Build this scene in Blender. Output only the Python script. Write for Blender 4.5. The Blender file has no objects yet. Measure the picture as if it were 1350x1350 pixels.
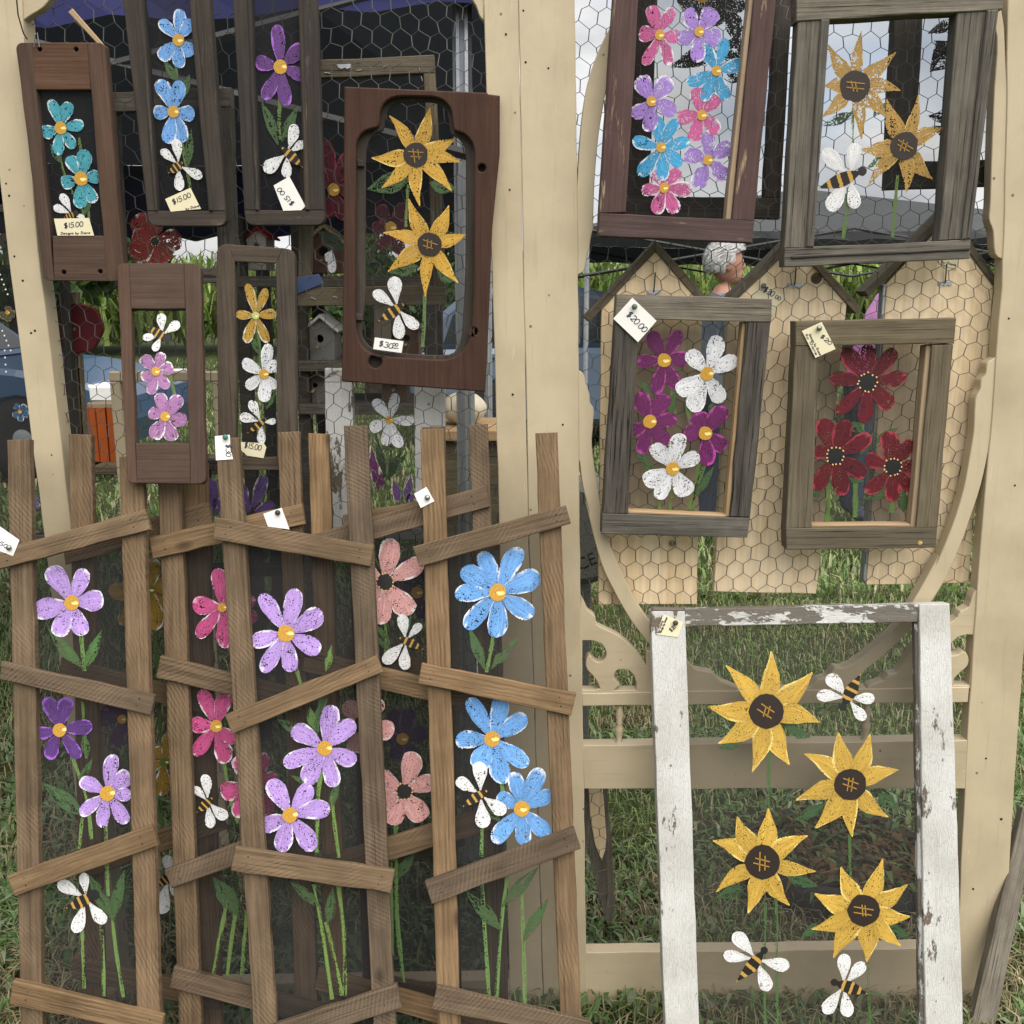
import bpy, bmesh, math, random
import numpy as np
from mathutils import Vector, Matrix
from mathutils.geometry import tessellate_polygon

random.seed(11); np.random.seed(11)
S = bpy.context.scene
COL = S.collection
R = math.radians

# ------------------------------------------------------------------ camera
FPX = 1350.0                       # focal length in photo pixels (photo is 1350 px square)
PITCH = R(12.1)
CAMP = Vector((0, 0, 1.40))
cd = bpy.data.cameras.new('camera'); cam = bpy.data.objects.new('camera', cd); COL.objects.link(cam)
cam.location = CAMP; cam.rotation_euler = (R(90) - PITCH, 0, 0)
cd.sensor_fit = 'HORIZONTAL'; cd.sensor_width = 36.0; cd.lens = 36.0 * FPX / 1350.0
cd.clip_start = 0.05; cd.clip_end = 600
S.camera = cam

# ------------------------------------------------------------------ light
SUN_EL, SUN_AZ = R(58), R(152)      # high veiled sun, behind the photographer and to the right
w = bpy.data.worlds.new('World'); S.world = w; w.use_nodes = True
nt = w.node_tree; nt.nodes.clear()
def wn(t, **k):
    n = nt.nodes.new(t)
    for a, b in k.items(): setattr(n, a, b)
    return n
sky = wn('ShaderNodeTexSky', sky_type='NISHITA', sun_disc=False, sun_elevation=SUN_EL, sun_rotation=SUN_AZ)
sky.air_density = 1.0; sky.dust_density = 2.0
tc = wn('ShaderNodeTexCoord'); mp = wn('ShaderNodeMapping'); mp.inputs['Scale'].default_value = (1.0, 1.0, 2.2)
nz = wn('ShaderNodeTexNoise'); nz.inputs['Scale'].default_value = 3.2; nz.inputs['Detail'].default_value = 7; nz.inputs['Roughness'].default_value = .58
rp = wn('ShaderNodeValToRGB'); rp.color_ramp.elements[0].position = .36; rp.color_ramp.elements[1].position = .56
rp.color_ramp.elements[0].color = (.55, .55, .55, 1); rp.color_ramp.elements[1].color = (1, 1, 1, 1)
nz2 = wn('ShaderNodeTexNoise'); nz2.inputs['Scale'].default_value = 6; nz2.inputs['Detail'].default_value = 5
cr2 = wn('ShaderNodeValToRGB'); cr2.color_ramp.elements[0].color = (2.1, 2.2, 2.4, 1); cr2.color_ramp.elements[1].color = (4.7, 4.65, 4.55, 1)
cr2.color_ramp.elements[0].position = .3; cr2.color_ramp.elements[1].position = .7
mx = wn('ShaderNodeMix', data_type='RGBA')
bg = wn('ShaderNodeBackground'); bg.inputs['Strength'].default_value = 0.10
wo = wn('ShaderNodeOutputWorld')
L = nt.links.new
L(tc.outputs['Generated'], mp.inputs[0]); L(mp.outputs[0], nz.inputs['Vector']); L(mp.outputs[0], nz2.inputs['Vector'])
L(nz.outputs[0], rp.inputs[0]); L(nz2.outputs[0], cr2.inputs[0])
L(rp.outputs[0], mx.inputs[0]); L(sky.outputs[0], mx.inputs[6]); L(cr2.outputs[0], mx.inputs[7])
L(mx.outputs[2], bg.inputs[0]); L(bg.outputs[0], wo.inputs[0])
sl = bpy.data.lights.new('sun', 'SUN'); so = bpy.data.objects.new('sun', sl); COL.objects.link(so)
sl.energy = 2.2; sl.angle = R(80); sl.color = (1, .94, .84)
# sun direction: azimuth measured from +Y towards +X
sd = Vector((math.sin(SUN_AZ) * math.cos(SUN_EL), math.cos(SUN_AZ) * math.cos(SUN_EL), math.sin(SUN_EL)))
so.rotation_euler = (-sd).to_track_quat('-Z', 'Y').to_euler(); so.location = (0, 0, 8)
S.view_settings.view_transform = 'Standard'; S.view_settings.look = 'None'
S.view_settings.gamma = 1.0; S.view_settings.exposure = 1.25
S.view_settings.use_curve_mapping = False
S.render.engine = 'CYCLES'
S.cycles.max_bounces = 7; S.cycles.transparent_max_bounces = 40; S.cycles.diffuse_bounces = 3
S.cycles.glossy_bounces = 2; S.cycles.caustics_reflective = False; S.cycles.caustics_refractive = False

# ------------------------------------------------------------------ pixel -> place
RIGHT = Vector((1, 0, 0)); UP = Vector((0, math.sin(PITCH), math.cos(PITCH))); FWD = Vector((0, math.cos(PITCH), -math.sin(PITCH)))
def ray(px, py): return FWD + RIGHT * ((px - 675) / FPX) + UP * ((675 - py) / FPX)
class Pl:
    """a flat face in the place; n points to the photographer's side"""
    def __init__(s, o, n): s.o = Vector(o); s.n = Vector(n).normalized()
    def pt(s, px, py, off=0.0):
        d = ray(px, py); o = s.o + s.n * off
        return CAMP + d * ((o - CAMP).dot(s.n) / d.dot(s.n))
def PY(Y): return Pl((0, Y, 0), (0, -1, 0))
def tilt(pya, Ya, pyb, Yb):
    a = PY(Ya).pt(675, pya); b = PY(Yb).pt(675, pyb)
    v = (a - b).normalized(); n = RIGHT.cross(v).normalized()
    if n.y > 0: n = -n
    return Pl(a, n)
def crop(x0, y0, size): 
    k = size / 1350.0
    return lambda *pts: [(x0 + p[0] * k, y0 + p[1] * k) for p in pts] if len(pts) > 1 else (x0 + pts[0][0] * k, y0 + pts[0][1] * k)
def spline(pts, n=6, closed=False):
    out = []; N = len(pts); rng = range(N if closed else N - 1)
    for i in rng:
        g = lambda j: Vector(pts[j % N]) if closed else Vector(pts[max(0, min(N - 1, j))])
        p0, p1, p2, p3 = g(i - 1), g(i), g(i + 1), g(i + 2)
        for k in range(n):
            t = k / n
            out.append(tuple(.5 * ((2 * p1) + (p2 - p0) * t + (2 * p0 - 5 * p1 + 4 * p2 - p3) * t * t + (3 * p1 - p0 - 3 * p2 + p3) * t ** 3)))
    if not closed: out.append(tuple(pts[-1]))
    return out

# ------------------------------------------------------------------ objects
WM = {}
def link(o, M, parent=None):
    COL.objects.link(o)
    if parent is not None:
        o.parent = parent; o.matrix_parent_inverse = WM[parent.name].inverted()
    o.matrix_basis = M; WM[o.name] = M.copy()
    return o
def tag(o, label, cat, group=None, kind=None):
    if label: o['label'] = label
    if cat: o['category'] = cat
    if group: o['group'] = group
    if kind: o['kind'] = kind
    return o
def thing(name, label, cat, loc, group=None):
    o = bpy.data.objects.new(name, None); o.empty_display_size = .05
    link(o, Matrix.Translation(Vector(loc)))
    return tag(o, label, cat, group)
def mobj(name, me, M, parent=None, mat=None):
    o = bpy.data.objects.new(name, me)
    if mat is not None and not me.materials: me.materials.append(mat)
    return link(o, M, parent)
def area2(l): return sum(l[i][0] * l[(i + 1) % len(l)][1] - l[(i + 1) % len(l)][0] * l[i][1] for i in range(len(l)))
def inset(l, d):
    n = len(l); out = []
    for i in range(n):
        p0, p1, p2 = Vector(l[i - 1]), Vector(l[i]), Vector(l[(i + 1) % n])
        a = (p1 - p0); b = (p2 - p1)
        if a.length < 1e-7 or b.length < 1e-7: out.append(tuple(p1)); continue
        a.normalize(); b.normalize()
        na = Vector((-a.y, a.x)); nb = Vector((-b.y, b.x)); m = na + nb
        if m.length < .2: out.append(tuple(p1)); continue
        m.normalize(); k = d / max(.35, m.dot(na))
        out.append((p1.x + m.x * k, p1.y + m.y * k))
    return out
def slab(name, loops, plane, th, mat, parent=None, off=0.0, axis=None, jit=.0005, cham=.0012, seg=.045):
    """board with a front outline given in photo pixels on a face of the place, real thickness behind it; later loops are holes"""
    if not isinstance(loops[0], list): loops = [list(loops)]
    P3 = [[plane.pt(x, y, off) for x, y in l] for l in loops]
    o0 = P3[0]
    c = sum(o0, Vector()) / len(o0)
    if axis == 'h': ax = RIGHT.copy()
    elif axis == 'v': ax = Vector((0, 0, 1))
    elif isinstance(axis, Vector): ax = axis
    elif len(o0) == 4:
        a = (o0[1] + o0[2]) / 2 - (o0[0] + o0[3]) / 2; b = (o0[2] + o0[3]) / 2 - (o0[0] + o0[1]) / 2
        ax = a if a.length > b.length else b
    else: ax = RIGHT.copy()
    z = plane.n; ax = (ax - z * ax.dot(z)).normalized(); ay = z.cross(ax)
    return slab_local(name, [[((p - c).dot(ax), (p - c).dot(ay)) for p in l] for l in P3], th, mat,
                      Matrix(((ax.x, ay.x, z.x, c.x), (ax.y, ay.y, z.y, c.y), (ax.z, ay.z, z.z, c.z), (0, 0, 0, 1))), parent, jit, cham, seg)
def slab_local(name, loops, th, mat, M, parent=None, jit=.0005, cham=.0012, seg=.045):
    L2 = []
    for i, l in enumerate(loops):
        if (area2(l) > 0) != (i == 0): l = l[::-1]
        if jit > 0:
            q = []
            for k in range(len(l)):
                a, b = Vector(l[k]), Vector(l[(k + 1) % len(l)]); n = max(1, int((b - a).length / seg))
                nn = Vector((-(b - a).y, (b - a).x)); nn = nn.normalized() if nn.length > 1e-9 else nn
                for t in range(n):
                    p = a.lerp(b, t / n) + nn * (random.gauss(0, jit) if t else 0)
                    q.append((p.x, p.y))
            l = q
        L2.append(l)
    IN = [inset(l, cham) for l in L2] if cham > 0 else L2
    V = []; Fc = []
    def ring(ls, zz):
        base = len(V); offs = []
        for l in ls:
            offs.append(len(V)); V.extend((x, y, zz) for x, y in l)
        return base, offs
    fb, fo = ring(IN, 0.0)
    tris = tessellate_polygon([[Vector((x, y, 0)) for x, y in l] for l in IN])
    Fc += [tuple(fb + i for i in t) for t in tris]
    mo = fo
    if cham > 0: mb, mo = ring(L2, -cham)
    bb, bo = ring(L2, -th)
    trb = tessellate_polygon([[Vector((x, y, 0)) for x, y in l] for l in L2])
    Fc += [tuple(bb + i for i in t[::-1]) for t in trb]
    for li, l in enumerate(L2):
        n = len(l)
        for k in range(n):
            k2 = (k + 1) % n
            if cham > 0: Fc.append((fo[li] + k, mo[li] + k, mo[li] + k2, fo[li] + k2))
            Fc.append((mo[li] + k, bo[li] + k, bo[li] + k2, mo[li] + k2))
    me = bpy.data.meshes.new(name); me.from_pydata(V, [], Fc)
    bm = bmesh.new(); bm.from_mesh(me)
    bmesh.ops.remove_doubles(bm, verts=bm.verts, dist=1e-6)
    bmesh.ops.recalc_face_normals(bm, faces=bm.faces); bm.to_mesh(me); bm.free()
    return mobj(name, me, M, parent, mat)
def sheet(name, poly, plane, mat, parent, off=0.0):
    pts = [plane.pt(x, y, off) for x, y in poly]; c = sum(pts, Vector()) / len(pts)
    me = bpy.data.meshes.new(name); me.from_pydata([tuple(p - c) for p in pts], [], [tuple(range(len(pts)))])
    return mobj(name, me, Matrix.Translation(c), parent, mat)
def raw(name, V, F, mat, parent=None, M=None, smooth=False):
    me = bpy.data.meshes.new(name); me.from_pydata([tuple(v) for v in V], [], F)
    if smooth: me.polygons.foreach_set('use_smooth', [True] * len(me.polygons))
    return mobj(name, me, M or Matrix.Identity(4), parent, mat)
def box(name, x0, x1, y0, y1, z0, z1, mat, parent=None, cham=.002):
    M = Matrix(((1, 0, 0, (x0 + x1) / 2), (0, 0, -1, y0), (0, 1, 0, (z0 + z1) / 2), (0, 0, 0, 1)))
    a, b = (x1 - x0) / 2, (z1 - z0) / 2
    return slab_local(name, [[(-a, -b), (a, -b), (a, b), (-a, b)]], y1 - y0, mat, M, parent, 0, cham)
def tube(pts, rad, sides=6, V=None, F=None):
    V = [] if V is None else V; F = [] if F is None else F
    pts = [Vector(p) for p in pts]; base = len(V); n = len(pts)
    for i, p in enumerate(pts):
        t = (pts[min(i + 1, n - 1)] - pts[max(i - 1, 0)]).normalized()
        a = t.cross(Vector((0, 0, 1)) if abs(t.z) < .9 else RIGHT).normalized(); b = t.cross(a)
        r = rad[i] if isinstance(rad, (list, tuple)) else rad
        for k in range(sides):
            an = 2 * math.pi * k / sides; V.append(p + (a * math.cos(an) + b * math.sin(an)) * r)
    for i in range(n - 1):
        for k in range(sides):
            k2 = (k + 1) % sides
            F.append((base + i * sides + k, base + i * sides + k2, base + (i + 1) * sides + k2, base + (i + 1) * sides + k))
    F.append(tuple(base + k for k in range(sides))[::-1]); F.append(tuple(base + (n - 1) * sides + k for k in range(sides)))
    return V, F
def lathe(prof, n=14):
    V = []; F = []
    for r, z in prof:
        for k in range(n): V.append((r * math.cos(2 * math.pi * k / n), r * math.sin(2 * math.pi * k / n), z))
    for i in range(len(prof) - 1):
        for k in range(n): F.append((i * n + k, i * n + (k + 1) % n, (i + 1) * n + (k + 1) % n, (i + 1) * n + k))
    F.append(tuple(range(n))[::-1]); F.append(tuple((len(prof) - 1) * n + k for k in range(n)))
    return V, F

# ------------------------------------------------------------------ materials
class NT:
    def __init__(s, name):
        s.m = bpy.data.materials.new(name); s.m.use_nodes = True; s.t = s.m.node_tree; s.t.nodes.clear()
        s.out = s.t.nodes.new('ShaderNodeOutputMaterial')
    def n(s, t, _in=None, **k):
        n = s.t.nodes.new(t)
        for a, b in k.items(): setattr(n, a, b)
        for a, b in (_in or {}).items():
            if hasattr(b, 'is_output'): s.t.links.new(b, n.inputs[a])
            else: n.inputs[a].default_value = b
        return n
    def noise(s, vec, sc, det=3, rough=.55): return s.n('ShaderNodeTexNoise', {'Vector': vec, 'Scale': sc, 'Detail': det, 'Roughness': rough}).outputs[0]
    def map(s, vec, scale=(1, 1, 1), loc=(0, 0, 0), rot=(0, 0, 0)): return s.n('ShaderNodeMapping', {'Vector': vec, 'Scale': scale, 'Location': loc, 'Rotation': rot}).outputs[0]
    def ramp(s, f, a, b, c0=(0, 0, 0, 1), c1=(1, 1, 1, 1)):
        n = s.n('ShaderNodeValToRGB', {0: f}); e = n.color_ramp.elements
        e[0].position = a; e[1].position = b; e[0].color = c0; e[1].color = c1
        return n.outputs[0]
    def mix(s, f, a, b, mode='MIX'): return s.n('ShaderNodeMix', {0: f, 6: a, 7: b}, data_type='RGBA', blend_type=mode).outputs[2]
    def math(s, op, a, b=0.0): return s.n('ShaderNodeMath', {0: a, 1: b}, operation=op).outputs[0]
    def bsdf(s, col, rough=.8, spec=.3, bump=None, bstr=.3, bdist=.002, metal=0.0):
        b = s.n('ShaderNodeBsdfPrincipled', {'Base Color': col, 'Roughness': rough, 'Metallic': metal, 'Specular IOR Level': spec})
        if bump is not None:
            bn = s.n('ShaderNodeBump', {'Height': bump, 'Strength': bstr, 'Distance': bdist}); s.t.links.new(bn.outputs[0], b.inputs['Normal'])
        return b
    def done(s, sh): s.t.links.new(sh.outputs[0] if hasattr(sh, 'outputs') else sh, s.out.inputs[0]); return s.m
    def objvec(s, spread=7.0):
        tcn = s.n('ShaderNodeTexCoord'); oi = s.n('ShaderNodeObjectInfo')
        r = s.n('ShaderNodeCombineXYZ', {0: s.math('MULTIPLY', oi.outputs['Random'], spread), 1: s.math('MULTIPLY', oi.outputs['Random'], spread * 1.7), 2: oi.outputs['Random']}).outputs[0]
        return s.n('ShaderNodeVectorMath', {0: tcn.outputs['Object'], 1: r}, operation='ADD').outputs[0], oi
def c4(c, k=1): return (c[0] * k, c[1] * k, c[2] * k, 1)
def wood(name, dark, light, grain=110, saw=0.0, rough=.85, bstr=.5, var=.35, wear=None, knots=.0, deep=.0, blo=.45):
    t = NT(name); v, oi = t.objvec()
    g1 = t.noise(t.map(v, (7, grain * 2.4, grain * 2.4)), 1.0, 6, .66)
    g2 = t.noise(t.map(v, (2.0, 48, 48)), 1.0, 4)
    blot = t.noise(t.map(v, (1, 1.8, 1.8)), 14, 6, .65)
    f = t.math('ADD', t.math('MULTIPLY', g1, .62), t.math('MULTIPLY', g2, .38))
    col = t.mix(t.ramp(f, .33, .66), c4(dark), c4(light))
    col = t.mix(t.ramp(blot, .35, .7, (0, 0, 0, 1), (blo, blo, blo, 1)), col, c4(dark, .75))
    h = f
    if saw > 0:
        rx = t.math('ADD', t.math('MULTIPLY', oi.outputs['Random'], 1.3), .35)
        rot = t.n('ShaderNodeVectorRotate', {'Vector': v, 'Angle': rx}, rotation_type='Z_AXIS').outputs[0]
        wv = t.n('ShaderNodeTexWave', {'Vector': rot, 'Scale': 48.0, 'Distortion': 3.5, 'Detail': 4.0, 'Detail Scale': .8}, wave_type='BANDS', bands_direction='X').outputs[0]
        msk = t.ramp(t.noise(v, 13, 2), .42, .66)
        sw = t.math('MULTIPLY', t.math('MULTIPLY', wv, msk), saw)
        col = t.mix(sw, col, c4(light, 1.35)); h = t.math('ADD', f, t.math('MULTIPLY', sw, .8))
    if deep > 0:
        cr = t.ramp(t.noise(t.map(v, (6, 300, 300)), 1.0, 3), .30, .40, (1, 1, 1, 1), (0, 0, 0, 1))
        col = t.mix(t.math('MULTIPLY', cr, deep), col, c4(dark, .35)); h = t.math('SUBTRACT', h, t.math('MULTIPLY', cr, .6))
    if knots > 0:
        vo = t.n('ShaderNodeTexVoronoi', {'Vector': t.map(v, (.55, 1, 1)), 'Scale': 11.0}).outputs[0]
        kn = t.ramp(vo, .05, .13, (1, 1, 1, 1), (0, 0, 0, 1))
        col = t.mix(t.math('MULTIPLY', kn, knots), col, c4(dark, .55))
    if wear:
        geo = t.n('ShaderNodeNewGeometry').outputs['Pointiness']
        ww = t.ramp(t.noise(t.map(v, (8, 60, 60)), 1.0, 5, .7), .60, .70)
        col = t.mix(ww, col, c4(wear))
    hs = t.n('ShaderNodeHueSaturation', {'Color': col, 'Value': t.math('ADD', 1 - var / 2, t.math('MULTIPLY', oi.outputs['Random'], var)), 'Saturation': t.math('ADD', .85, t.math('MULTIPLY', oi.outputs['Random'], .3))})
    return t.done(t.bsdf(hs.outputs[0], rough, .25, h, bstr, .0022))
def paint(name, base, dirt=(.25, .2, .13), amount=.5, chip=0.0, under=(.2, .15, .1), rough=.55, bstr=.25):
    t = NT(name); v, oi = t.objvec()
    n1 = t.noise(v, 7, 5); n2 = t.noise(v, 160, 3); n3 = t.noise(t.map(v, (6, 90, 90)), 1.0, 4)
    col = t.mix(t.ramp(n1, .42, .75, (0, 0, 0, 1), (.5 * amount, .5 * amount, .5 * amount, 1)), c4(base), c4(dirt))
    col = t.mix(t.ramp(n3, .60, .78, (0, 0, 0, 1), (.35 * amount, .35 * amount, .35 * amount, 1)), col, c4(dirt))
    sp = t.ramp(t.n('ShaderNodeTexVoronoi', {'Vector': v, 'Scale': 20.0}).outputs[0], .035, .065, (1, 1, 1, 1), (0, 0, 0, 1))
    spm = t.math('MULTIPLY', sp, t.ramp(t.noise(v, 5, 1), .46, .5))
    scr = t.math('MULTIPLY', t.ramp(t.noise(t.map(v, (14, 160, 160), rot=(0, 0, .5)), 1.0, 2), .70, .74), t.ramp(t.noise(v, 11, 2), .5, .6))
    col = t.mix(t.math('MULTIPLY', scr, .5 * amount), col, c4(base, 1.35))
    smd = t.ramp(t.noise(t.map(v, (2.5, 9, 9)), 1.0, 6, .7), .5, .8, (0, 0, 0, 1), (.5 * amount, .5 * amount, .5 * amount, 1))
    col = t.mix(smd, col, t.mix(.55, c4(base), c4(dirt)))
    col = t.mix(t.math('MULTIPLY', spm, .8), col, c4(dirt, .3))
    h = t.math('ADD', t.math('MULTIPLY', n2, .4), t.math('MULTIPLY', n3, .6))
    if chip > 0:
        cn = t.noise(t.map(v, (9, 22, 22)), 1.0, 8, .72)
        ck = t.ramp(cn, .61 - chip, .63 - chip)
        wd = t.mix(t.noise(t.map(v, (3, 110, 110)), 1.0, 4), c4(under, .6), c4(under, 1.3))
        col = t.mix(ck, col, wd); h = t.math('SUBTRACT', h, t.math('MULTIPLY', ck, 1.2))
        crk = t.ramp(t.n('ShaderNodeTexVoronoi', {'Vector': t.map(v, (.45, 2.4, 2.4)), 'Scale': 120.0}, feature='DISTANCE_TO_EDGE').outputs[0], .01, .05, (1, 1, 1, 1), (0, 0, 0, 1))
        col = t.mix(t.math('MULTIPLY', t.math('MULTIPLY', crk, t.ramp(t.noise(v, 18, 4), .42, .62)), .42), col, c4(dirt)); h = t.math('SUBTRACT', h, t.math('MULTIPLY', crk, .35))
    return t.done(t.bsdf(col, rough, .35, h, bstr, .0015))
def plain(name, col, rough=.6, spec=.3, metal=0.0, noise_amt=.25, scale=40):
    t = NT(name); v, oi = t.objvec(); n = t.noise(v, scale, 4)
    c = t.mix(n, c4(col, 1 - noise_amt), c4(col, 1 + noise_amt))
    return t.done(t.bsdf(c, rough, spec, n, .15, .002, metal))
def objcol(name, rough=.7, amt=.15, scale=60):
    t = NT(name); v, oi = t.objvec(); n = t.noise(v, scale, 4)
    k = t.math('ADD', 1 - amt, t.math('MULTIPLY', n, 2 * amt))
    c = t.n('ShaderNodeVectorMath', {0: oi.outputs['Color'], 'Scale': k}, operation='SCALE').outputs[0]
    return t.done(t.bsdf(c, rough, .25, n, .1, .001))

M = {}
M['slat'] = wood('slat_wood', (.066, .043, .025), (.222, .154, .095), 95, saw=.32, var=.55, knots=.8, deep=.4, blo=.5)
M['oak'] = wood('old_oak', (.058, .033, .023), (.125, .075, .052), 130, var=.4)
M['stain'] = wood('dark_stained_wood', (.028, .023, .02), (.075, .062, .052), 120, var=.3, wear=(.12, .10, .085))
M['mahog'] = wood('red_brown_wood', (.040, .018, .012), (.088, .043, .029), 140, var=.3)
M['barn'] = wood('weathered_barn_wood', (.080, .070, .056), (.235, .212, .178), 120, var=.45, deep=.9, bstr=.9, knots=.7, blo=.6)
M['barnb'] = wood('brown_barn_wood', (.085, .068, .044), (.19, .158, .108), 110, var=.3, deep=.6, bstr=.8)
M['dkbrown'] = wood('dark_brown_wood', (.048, .036, .027), (.125, .098, .076), 110, var=.2, deep=.5)
M['bark'] = wood('rough_sawn_dark_wood', (.030, .026, .022), (.135, .12, .105), 34, var=.2, deep=.9, bstr=1.8)
M['maroon'] = wood('worn_maroon_paint', (.062, .035, .034), (.125, .078, .072), 90, var=.2, wear=(.33, .25, .16))
M['rawedge'] = wood('raw_pine_edge', (.33, .22, .12), (.52, .38, .24), 90, var=.2)
M['pine'] = wood('pine_board', (.66, .50, .31), (.86, .72, .52), 42, blo=.12, var=.10, knots=.75, bstr=.2)
M['dkframe'] = wood('dark_frame_wood', (.03, .026, .023), (.085, .075, .065), 110, var=.3)  # dark brown wood for back-hung frames and rack posts
M['cream'] = paint('cream_paint', (.52, .435, .30), (.22, .17, .10), .75, rough=.5)
M['white'] = paint('chipped_white_paint', (.60, .60, .59), (.30, .28, .25), 1.2, chip=.02, under=(.15, .115, .085), rough=.6, bstr=.7)
M['whitew'] = paint('peeling_white_paint', (.60, .60, .59), (.30, .28, .25), 1.2, chip=.15, under=(.15, .13, .11), rough=.6, bstr=.8)
M['paper'] = objcol('card_paper', .8, .05, 30)
M['ink'] = plain('blue_black_ink', (.012, .012, .06), .6)
M['pin'] = plain('pin_metal', (.25, .26, .25), .35, .5, .8)
M['wire'] = plain('galvanised_wire', (.085, .08, .075), .55, .4, .2)
M['alu'] = plain('aluminium', (.42, .44, .47), .4, .5, .7)
M['obj'] = objcol('painted_surface', .6, .12, 25)
M['dark'] = plain('dark_hole', (.012, .011, .011), .9)

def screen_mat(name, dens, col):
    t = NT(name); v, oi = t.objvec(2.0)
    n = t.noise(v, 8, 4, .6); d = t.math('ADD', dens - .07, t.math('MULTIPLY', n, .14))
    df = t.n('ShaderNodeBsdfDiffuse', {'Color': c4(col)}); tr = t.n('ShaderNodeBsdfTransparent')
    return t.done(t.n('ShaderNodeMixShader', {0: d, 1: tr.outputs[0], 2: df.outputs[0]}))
M['screen'] = screen_mat('insect_screen', .50, (.030, .030, .032))
M['screen2'] = screen_mat('hazed_insect_screen', .36, (.05, .05, .047))  # screen greys raised to imitate lens haze lifting the darks
M['screen3'] = screen_mat('fine_pale_screen', .22, (.03, .03, .03))

def petal_mat(name, hole=.5, rim=1.0, rimc=(.86, .86, .88)):
    """brushed acrylic on screen cloth: pale dry-brushed rim, streaks along the stroke, pinholes where the mesh stayed open"""
    t = NT(name); oi = t.n('ShaderNodeObjectInfo'); uv = t.n('ShaderNodeUVMap').outputs[0]
    sep = t.n('ShaderNodeSeparateXYZ', {0: uv}); u, vv = sep.outputs[0], sep.outputs[1]
    pos = t.n('ShaderNodeNewGeometry').outputs['Position']
    off = t.n('ShaderNodeCombineXYZ', {0: t.math('MULTIPLY', oi.outputs['Random'], 30), 1: 0.0, 2: 0.0}).outputs[0]
    uvo = t.n('ShaderNodeVectorMath', {0: uv, 1: off}, operation='ADD').outputs[0]
    st = t.noise(t.map(uvo, (2.0, 13, 1)), 1.0, 4, .6)
    e = t.math('ABSOLUTE', t.math('SUBTRACT', t.math('MULTIPLY', vv, 2.0), 1.0))
    edge = t.math('MAXIMUM', t.math('POWER', e, 5.0), t.math('POWER', u, 9.0))
    edge2 = t.math('MAXIMUM', t.math('POWER', e, 2.6), t.math('POWER', u, 6.0))
    c = oi.outputs['Color']
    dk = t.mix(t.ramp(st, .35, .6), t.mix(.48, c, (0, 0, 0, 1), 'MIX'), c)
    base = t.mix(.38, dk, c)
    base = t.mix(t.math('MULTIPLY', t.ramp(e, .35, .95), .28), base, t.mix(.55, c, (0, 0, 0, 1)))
    patch = t.ramp(t.noise(uvo, 1.7, 2), .40, .62)
    rimf = t.ramp(t.math('ADD', t.math('MULTIPLY', t.math('MULTIPLY', edge2, patch), .85 * rim), t.math('MULTIPLY', t.noise(t.map(uvo, (3, 16, 1)), 1.0, 5, .7), .75)), .66, .98)
    if rimc is None: rimv = t.n('ShaderNodeVectorMath', {0: c, 1: (.016, .008, .010)}, operation='ADD').outputs[0]; rimv = t.n('ShaderNodeVectorMath', {0: rimv, 'Scale': 3.4}, operation='SCALE').outputs[0]
    else: rimv = c4(rimc)
    white = t.mix(.12, rimv, c)
    base = t.mix(t.math('MULTIPLY', rimf, .9), base, white)
    hi = t.ramp(st, .60, .78, (0, 0, 0, 1), (.55, .55, .55, 1))
    base = t.mix(hi, base, t.mix(.5, c, rimv))
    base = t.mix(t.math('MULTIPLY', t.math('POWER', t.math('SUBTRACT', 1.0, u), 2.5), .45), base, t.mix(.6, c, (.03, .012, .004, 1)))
    # pinholes
    big = t.noise(uvo, 2.2, 3, .6); clus = t.ramp(big, .50, .64)
    fine = t.noise(pos, 430, 1, .5)
    thr = t.math('ADD', t.math('MULTIPLY', clus, .15 * hole), t.math('MULTIPLY', t.ramp(edge, .55, 1.0), .075 * hole))
    hol = t.ramp(t.math('ADD', fine, thr), .660, .685)
    b = t.bsdf(base, .55, .35, st, .5, .0012)
    tr = t.n('ShaderNodeBsdfTransparent')
    return t.done(t.n('ShaderNodeMixShader', {0: hol, 1: b.outputs[0], 2: tr.outputs[0]}))
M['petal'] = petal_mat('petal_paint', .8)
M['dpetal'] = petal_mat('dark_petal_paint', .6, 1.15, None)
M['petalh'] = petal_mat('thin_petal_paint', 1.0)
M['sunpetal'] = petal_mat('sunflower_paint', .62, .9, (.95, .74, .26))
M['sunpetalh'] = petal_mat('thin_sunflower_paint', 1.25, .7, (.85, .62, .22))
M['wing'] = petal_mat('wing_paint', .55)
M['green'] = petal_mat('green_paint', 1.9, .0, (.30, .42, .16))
def centre_mat():
    t = NT('gold_centre'); uv = t.n('ShaderNodeUVMap').outputs[0]; oi = t.n('ShaderNodeObjectInfo')
    d = t.n('ShaderNodeVectorMath', {0: t.map(uv, (1.0, 1.9, 1), rot=(0, 0, .35)), 1: t.n('ShaderNodeCombineXYZ', {0: t.math('ADD', .28, t.math('MULTIPLY', oi.outputs['Random'], .2)), 1: t.math('ADD', .95, t.math('MULTIPLY', oi.outputs['Random'], .35)), 2: 0.0}).outputs[0]}, operation='DISTANCE').outputs['Value']
    dd = t.math('ADD', d, t.math('MULTIPLY', t.math('SUBTRACT', t.noise(uv, 5, 4), .5), .5))
    c = t.mix(t.ramp(dd, .17, .24, (1, 1, 1, 1), (0, 0, 0, 1)), oi.outputs['Color'], (.95, .78, .30, 1))
    c = t.mix(t.ramp(t.noise(uv, 9, 4), .45, .7, (0, 0, 0, 1), (.6, .6, .6, 1)), c, (.16, .08, .015, 1))
    return t.done(t.bsdf(c, .5, .35))
M['gold'] = centre_mat()
M['disc'] = plain('dark_brown_paint', (.022, .013, .010), .5, .4, 0, .5, 90)
M['blackp'] = plain('black_paint', (.012, .012, .013), .5, .4)
M['ochre'] = plain('ochre_paint', (.36, .20, .035), .5)
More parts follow.
